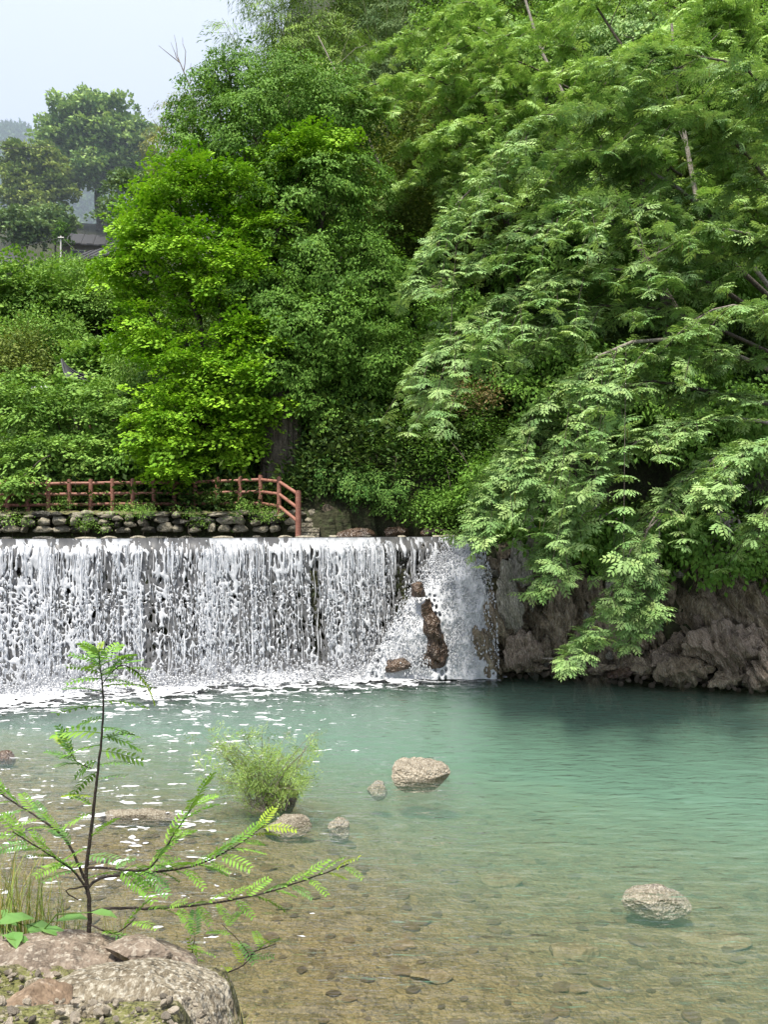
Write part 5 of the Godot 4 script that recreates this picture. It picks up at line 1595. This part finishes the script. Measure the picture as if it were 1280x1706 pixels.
# ---------------------------------------------------------------- the village
func house(label: String, where: Vector3, size: Vector3, turn: float, wall: Material, roof: Material) -> void:
	var t := thing("house", label, "house", where)
	t.rotation.y = turn
	var w := MB.new()
	w.box(Vector3(-size.x / 2, -3.0, -size.z / 2), Vector3(size.x / 2, size.y, size.z / 2), Color.WHITE)
	var h := size.z * 0.32
	for e in [-1.0, 1.0]:
		var x: float = e * size.x / 2
		if e > 0: w.tri(Vector3(x, size.y, -size.z / 2), Vector3(x, size.y + h, 0), Vector3(x, size.y, size.z / 2), Color.WHITE)
		else: w.tri(Vector3(x, size.y, size.z / 2), Vector3(x, size.y + h, 0), Vector3(x, size.y, -size.z / 2), Color.WHITE)
	part("wall", w.mesh(), wall, t)
	for e in [-1.0, 1.0]:
		var r := MB.new()
		var n := int(size.x / 0.45)
		for k in n:
			var x := -size.x / 2 - 0.4 + (size.x + 0.8) * k / n
			var x2 := x + (size.x + 0.8) / n * 0.98
			var a := Vector3(x, size.y + h + 0.1, 0)
			var b := Vector3(x, size.y - 0.25, e * (size.z / 2 + 0.6))
			r.box(Vector3(x, -0.06, 0), Vector3(x2, 0.06, 1), Color.WHITE)
			var at0 := r.v.size() - 36
			for q in range(at0, r.v.size()):
				var u := r.v[q]
				r.v[q] = Vector3(u.x, lerpf(a.y, b.y, u.z) + u.y + (0.05 if k % 2 else 0.0), lerpf(0.0, b.z, u.z))
		r.n = PackedVector3Array()
		part("roof", r.mesh(), roof, t)
	for k in maxi(1, int(size.x / 2.6)):
		var g := MB.new()
		g.box(Vector3(-0.5, -0.6, 0), Vector3(0.5, 0.6, 0.06), Color.WHITE)
		var win := part("window", g.mesh(), M.glass, t, Vector3(-size.x / 2 + 1.4 + k * 2.5, size.y - 1.3, size.z / 2 + 0.003))
		var fr := MB.new()
		for e in [[-0.58, -0.68, 0.58, -0.60], [-0.58, 0.60, 0.58, 0.68], [-0.58, -0.60, -0.50, 0.60], [0.50, -0.60, 0.58, 0.60], [-0.03, -0.60, 0.03, 0.60]]:
			fr.box(Vector3(e[0], e[1], 0.0), Vector3(e[2], e[3], 0.09), Color.WHITE)
		part("frame", fr.mesh(), M.pole, win)


func pavilion() -> void:
	var d := 42.6
	var where := at(135, 660, d)
	var t := thing("pavilion", "small pavilion with a swept up black tiled roof among the bushes", "pavilion", where)
	var top := Curve3D.new()
	var low := Curve3D.new()
	for q in [[102, 598, 0.0], [112, 612, 0.1], [128, 622, 0.3], [152, 630, 0.7], [176, 634, 1.1]]: top.add_point(at(q[0], q[1], d + q[2]) - where)
	for q in [[102, 600, 0.0], [106, 620, -0.4], [116, 640, -0.7], [142, 650, -0.7], [176, 654, -0.5]]: low.add_point(at(q[0], q[1], d + q[2]) - where)
	var line := func(s: float, w: float) -> Vector3:
		return top.sample_baked(top.get_baked_length() * s).lerp(low.sample_baked(low.get_baked_length() * s), w) + Vector3(0, -0.10 * sin(w * PI), 0)
	part("roof", grid(24, 10, func(i, j): return line.call(i / 24.0, 1.0 - j / 10.0)), M.tile, t)
	for k in 9:
		var pts := []
		for s in 13: pts.append(line.call(s / 12.0, k / 8.0) + Vector3(0, 0.03, 0.02))
		var b := MB.new()
		b.tube(pts, taper(13, 0.035, 0.045), 6, Color.WHITE)
		part("tile_row", b.mesh(), M.tile_pale, t)
	for px in [116, 150, 172]:
		var b := MB.new()
		b.tube([at(px, 642, d) - where, at(px, 720, d) - where], [0.08, 0.08], 8, Color.WHITE)
		part("post", b.mesh(), M.paint, t)
	var w := MB.new()
	w.box(at(120, 716, d + 0.6) - where, at(172, 648, d + 0.6) - where + Vector3(0, 0, -0.1), Color.WHITE)
	part("wall", w.mesh(), M.brick, t)


func village() -> void:
	house("whitewashed house with a dark roof half hidden at the valley edge", at(-40, 492, 70.0), Vector3(5, 2.2, 4), 0.5, M.brick, M.tile)
	house("low house with a long grey roof beside the bright tree", at(185, 466, 72.0), Vector3(5, 1.2, 4), -0.5, M.brick, M.tile)
	house("dark roofed house under the round tree", at(165, 432, 84.0), Vector3(6, 0.8, 4), 0.2, M.brick, M.tile)
	pavilion()
	var p := thing("utility_pole", "pale concrete utility pole standing among the village trees", "pole", at(101, 445, 68.0))
	limb(p, "shaft", [at(101, 460, 68.0), at(101, 393, 68.0)], 0.08, 0.06, M.pole, 8)
	limb(p, "crossarm", [at(96, 396, 67.9), at(106, 396, 67.9)], 0.05, 0.05, M.pole, 5)
	for q in [[[-300, 232, 90.0], [90, 244, 90.0], "power line crossing in front of the mountain"], [[101, 395, 68.0], [175, 425, 66.0], "wire sagging from the pole to the low house"], [[-200, 430, 68.0], [101, 396, 68.0], "wire running from the pole out of the village"]]:
		var w := thing("power_line", q[2], "wire", at(q[0][0], q[0][1], q[0][2]))
		limb(w, "cable", bend(at(q[0][0], q[0][1], q[0][2]), at(q[1][0], q[1][1], q[1][2]), -0.6, 10, 0.0), 0.03, 0.03, M.wire, 4)
	for q in [[83, 465, 58.0, M.red_cloth, 0.5, 0.5, "piece of pink cloth hanging among the village trees"], [55, 647, 45.0, M.sheet_white, 0.35, 0.2, "white sheet glimpsed through the bushes by the pavilion"], [74, 645, 45.0, M.sheet_white, 0.4, 0.28, "larger white sheet beside the pavilion roof"]]:
		var sheet := grid(8, 6, func(i, j):
			return Vector3((i / 8.0 - 0.5) * q[4], (j / 6.0 - 0.5) * q[5], sin(i * 1.3) * 0.04 + sin(j * 0.9) * 0.02))
		tag(part("cloth", sheet, q[3], self, at(q[0], q[1], q[2] - 1.2)), q[6], "cloth")
	# banana plant
	var foot := on_ground(190, 47.0)
	var t := thing("banana_plant", "banana plant with long pale leaves on the slope", "plant", foot)
	var c := at(192, 590, 44.0)
	limb(t, "stem", [foot, c], 0.12, 0.08, M.culm, 6)
	for k in 7:
		var a := k * 0.9
		var lm := MB.new()
		var prev := Vector3.ZERO
		for s in 6:
			var u := (s + 1) / 6.0
			var nx := Vector3(cos(a) * u * 1.1, u * 1.2 - u * u * 1.0, sin(a) * u * 1.1)
			var sd := Vector3(-sin(a), 0, cos(a)) * 0.22 * sin(u * PI * 0.9 + 0.2)
			var s0 := Vector3(-sin(a), 0, cos(a)) * 0.22 * sin(s / 6.0 * PI * 0.9 + 0.2)
			lm.quad(prev - s0, nx - sd, nx + Vector3(0, 0.04, 0), prev + Vector3(0, 0.04, 0), Color(0.14, 0.26, 0.08))
			lm.quad(prev + Vector3(0, 0.04, 0), nx + Vector3(0, 0.04, 0), nx + sd, prev + s0, Color(0.14, 0.26, 0.08))
			prev = nx
		part("leaf", lm.mesh(), M.leaf, t, c - foot)


func _ready() -> void:
	var cam := Camera3D.new()
	cam.name = "camera"
	cam.projection = Camera3D.PROJECTION_FRUSTUM
	cam.near = 0.1
	cam.far = 2000.0
	cam.size = 0.1 * 1706.0 / F
	cam.frustum_offset = Vector2(0, 0.1 * 17.0 / F)
	cam.position = Vector3(0, EYE_Y, 0)
	add_child(cam)
	var sky := ProceduralSkyMaterial.new()
	sky.sky_top_color = lin(1.22, 1.23, 1.29)
	sky.sky_horizon_color = lin(0.305, 0.345, 0.45)
	sky.sky_curve = 2.6
	sky.sky_energy_multiplier = 1.0
	sky.ground_horizon_color = Color(0.45, 0.5, 0.5)
	sky.ground_bottom_color = Color(0.3, 0.32, 0.3)
	sky.sun_angle_max = 1.0
	var env := Environment.new()
	env.background_mode = Environment.BG_SKY
	env.sky = Sky.new()
	env.sky.sky_material = sky
	env.tonemap_mode = Environment.TONE_MAPPER_LINEAR
	env.tonemap_exposure = 2.2
	env.volumetric_fog_enabled = true
	env.volumetric_fog_density = 0.0
	env.sdfgi_enabled = true
	env.ssao_enabled = true
	env.ssil_enabled = true
	var we := WorldEnvironment.new()
	we.name = "environment"
	we.environment = env
	add_child(we)
	var sun := DirectionalLight3D.new()
	sun.name = "sun"
	sun.light_energy = 1.2
	sun.light_angular_distance = 8.0
	sun.light_color = Color(1.0, 0.97, 0.92)
	sun.shadow_enabled = true
	sun.rotation_degrees = Vector3(-68, -32, 0)
	add_child(sun)

	rng.seed = 20240
	n_hill = fnl(FastNoiseLite.TYPE_SIMPLEX_SMOOTH, 0.01, 4, 1)
	n_fine = fnl(FastNoiseLite.TYPE_SIMPLEX_SMOOTH, 0.01, 3, 2)
	n_clump = fnl(FastNoiseLite.TYPE_SIMPLEX_SMOOTH, 0.01, 2, 3)
	n_wave = fnl(FastNoiseLite.TYPE_SIMPLEX_SMOOTH, 0.01, 2, 4)
	n_rock = fnl(FastNoiseLite.TYPE_SIMPLEX_SMOOTH, 0.02, 3, 5)
	n_cell = fnl(FastNoiseLite.TYPE_CELLULAR, 4.0, 1, 6)
	n_cell.cellular_return_type = FastNoiseLite.RETURN_DISTANCE2_SUB
	n_cell.cellular_distance_function = FastNoiseLite.DISTANCE_EUCLIDEAN
	materials()
	more_materials()
	sprigs()
	land()
	valley_haze()
	weir()
	side_cascade()
	pool_foam_and_glints()
	stone_wall()
	fence()
	rocks()
	woods()
	village()
	tufted_shrub()
	near_bank()
	sapling()


func more_materials() -> void:
	var b1: Texture2D = M.cliff.heightmap_texture
	M.bark_old = stone("furrowed_old_bark", mottled(256, 161, [lin(0.05, 0.04, 0.03), lin(0.16, 0.135, 0.105), lin(0.30, 0.26, 0.21)], lin(0.06, 0.08, 0.04), 175), b1, 0.9, 0.9, 10.0)
	M.bark_old.uv1_scale = Vector3(2.0, 0.4, 2.0)
	M.sunk = stone("sunken_stone", mottled(256, 181, [lin(0.07, 0.055, 0.025), lin(0.13, 0.102, 0.048), lin(0.19, 0.148, 0.072)], lin(0.22, 0.18, 0.095), 170), b1, 0.8, 0.8, 4.0)
	M.sunk_tinted = stone("bed_stone", mottled(256, 191, [lin(0.07, 0.055, 0.028), lin(0.13, 0.10, 0.052), lin(0.20, 0.155, 0.082)], lin(0.24, 0.19, 0.11), 170), b1, 0.9, 0.85, 4.0)
	M.sunk_tinted.vertex_color_use_as_albedo = true
	M.slab = stone("pinkish_slab", mottled(512, 201, [lin(0.045, 0.035, 0.026), lin(0.15, 0.118, 0.09), lin(0.25, 0.205, 0.16)], lin(0.34, 0.31, 0.26), 160), b1, 1.3, 0.85, 3.0)
	M.orange_rock = stone("rusty_stone", mottled(256, 211, [lin(0.06, 0.042, 0.028), lin(0.15, 0.105, 0.068), lin(0.25, 0.19, 0.135)], lin(0.4, 0.33, 0.26), 170), b1, 1.6, 0.85, 2.0)
	M.pebble = stone("pebble", mottled(256, 221, [lin(0.16, 0.135, 0.10), lin(0.34, 0.30, 0.24), lin(0.50, 0.46, 0.39)], lin(0.55, 0.53, 0.5), 165), b1, 2.0, 0.85, 1.0)
	M.pebble.vertex_color_use_as_albedo = true
	M.tile_pale = plain("worn_roof_tile", lin(0.075, 0.078, 0.085), 0.7)
	M.brick = plain("weathered_wall", lin(0.20, 0.17, 0.14), 0.9)
	M.grass = leafy("grass_blade", 0.5)
	M.broad = plain("broad_leaf", lin(0.11, 0.25, 0.06), 0.5)
	M.broad.backlight_enabled = true
	M.broad.backlight = lin(0.5, 0.55, 0.3)
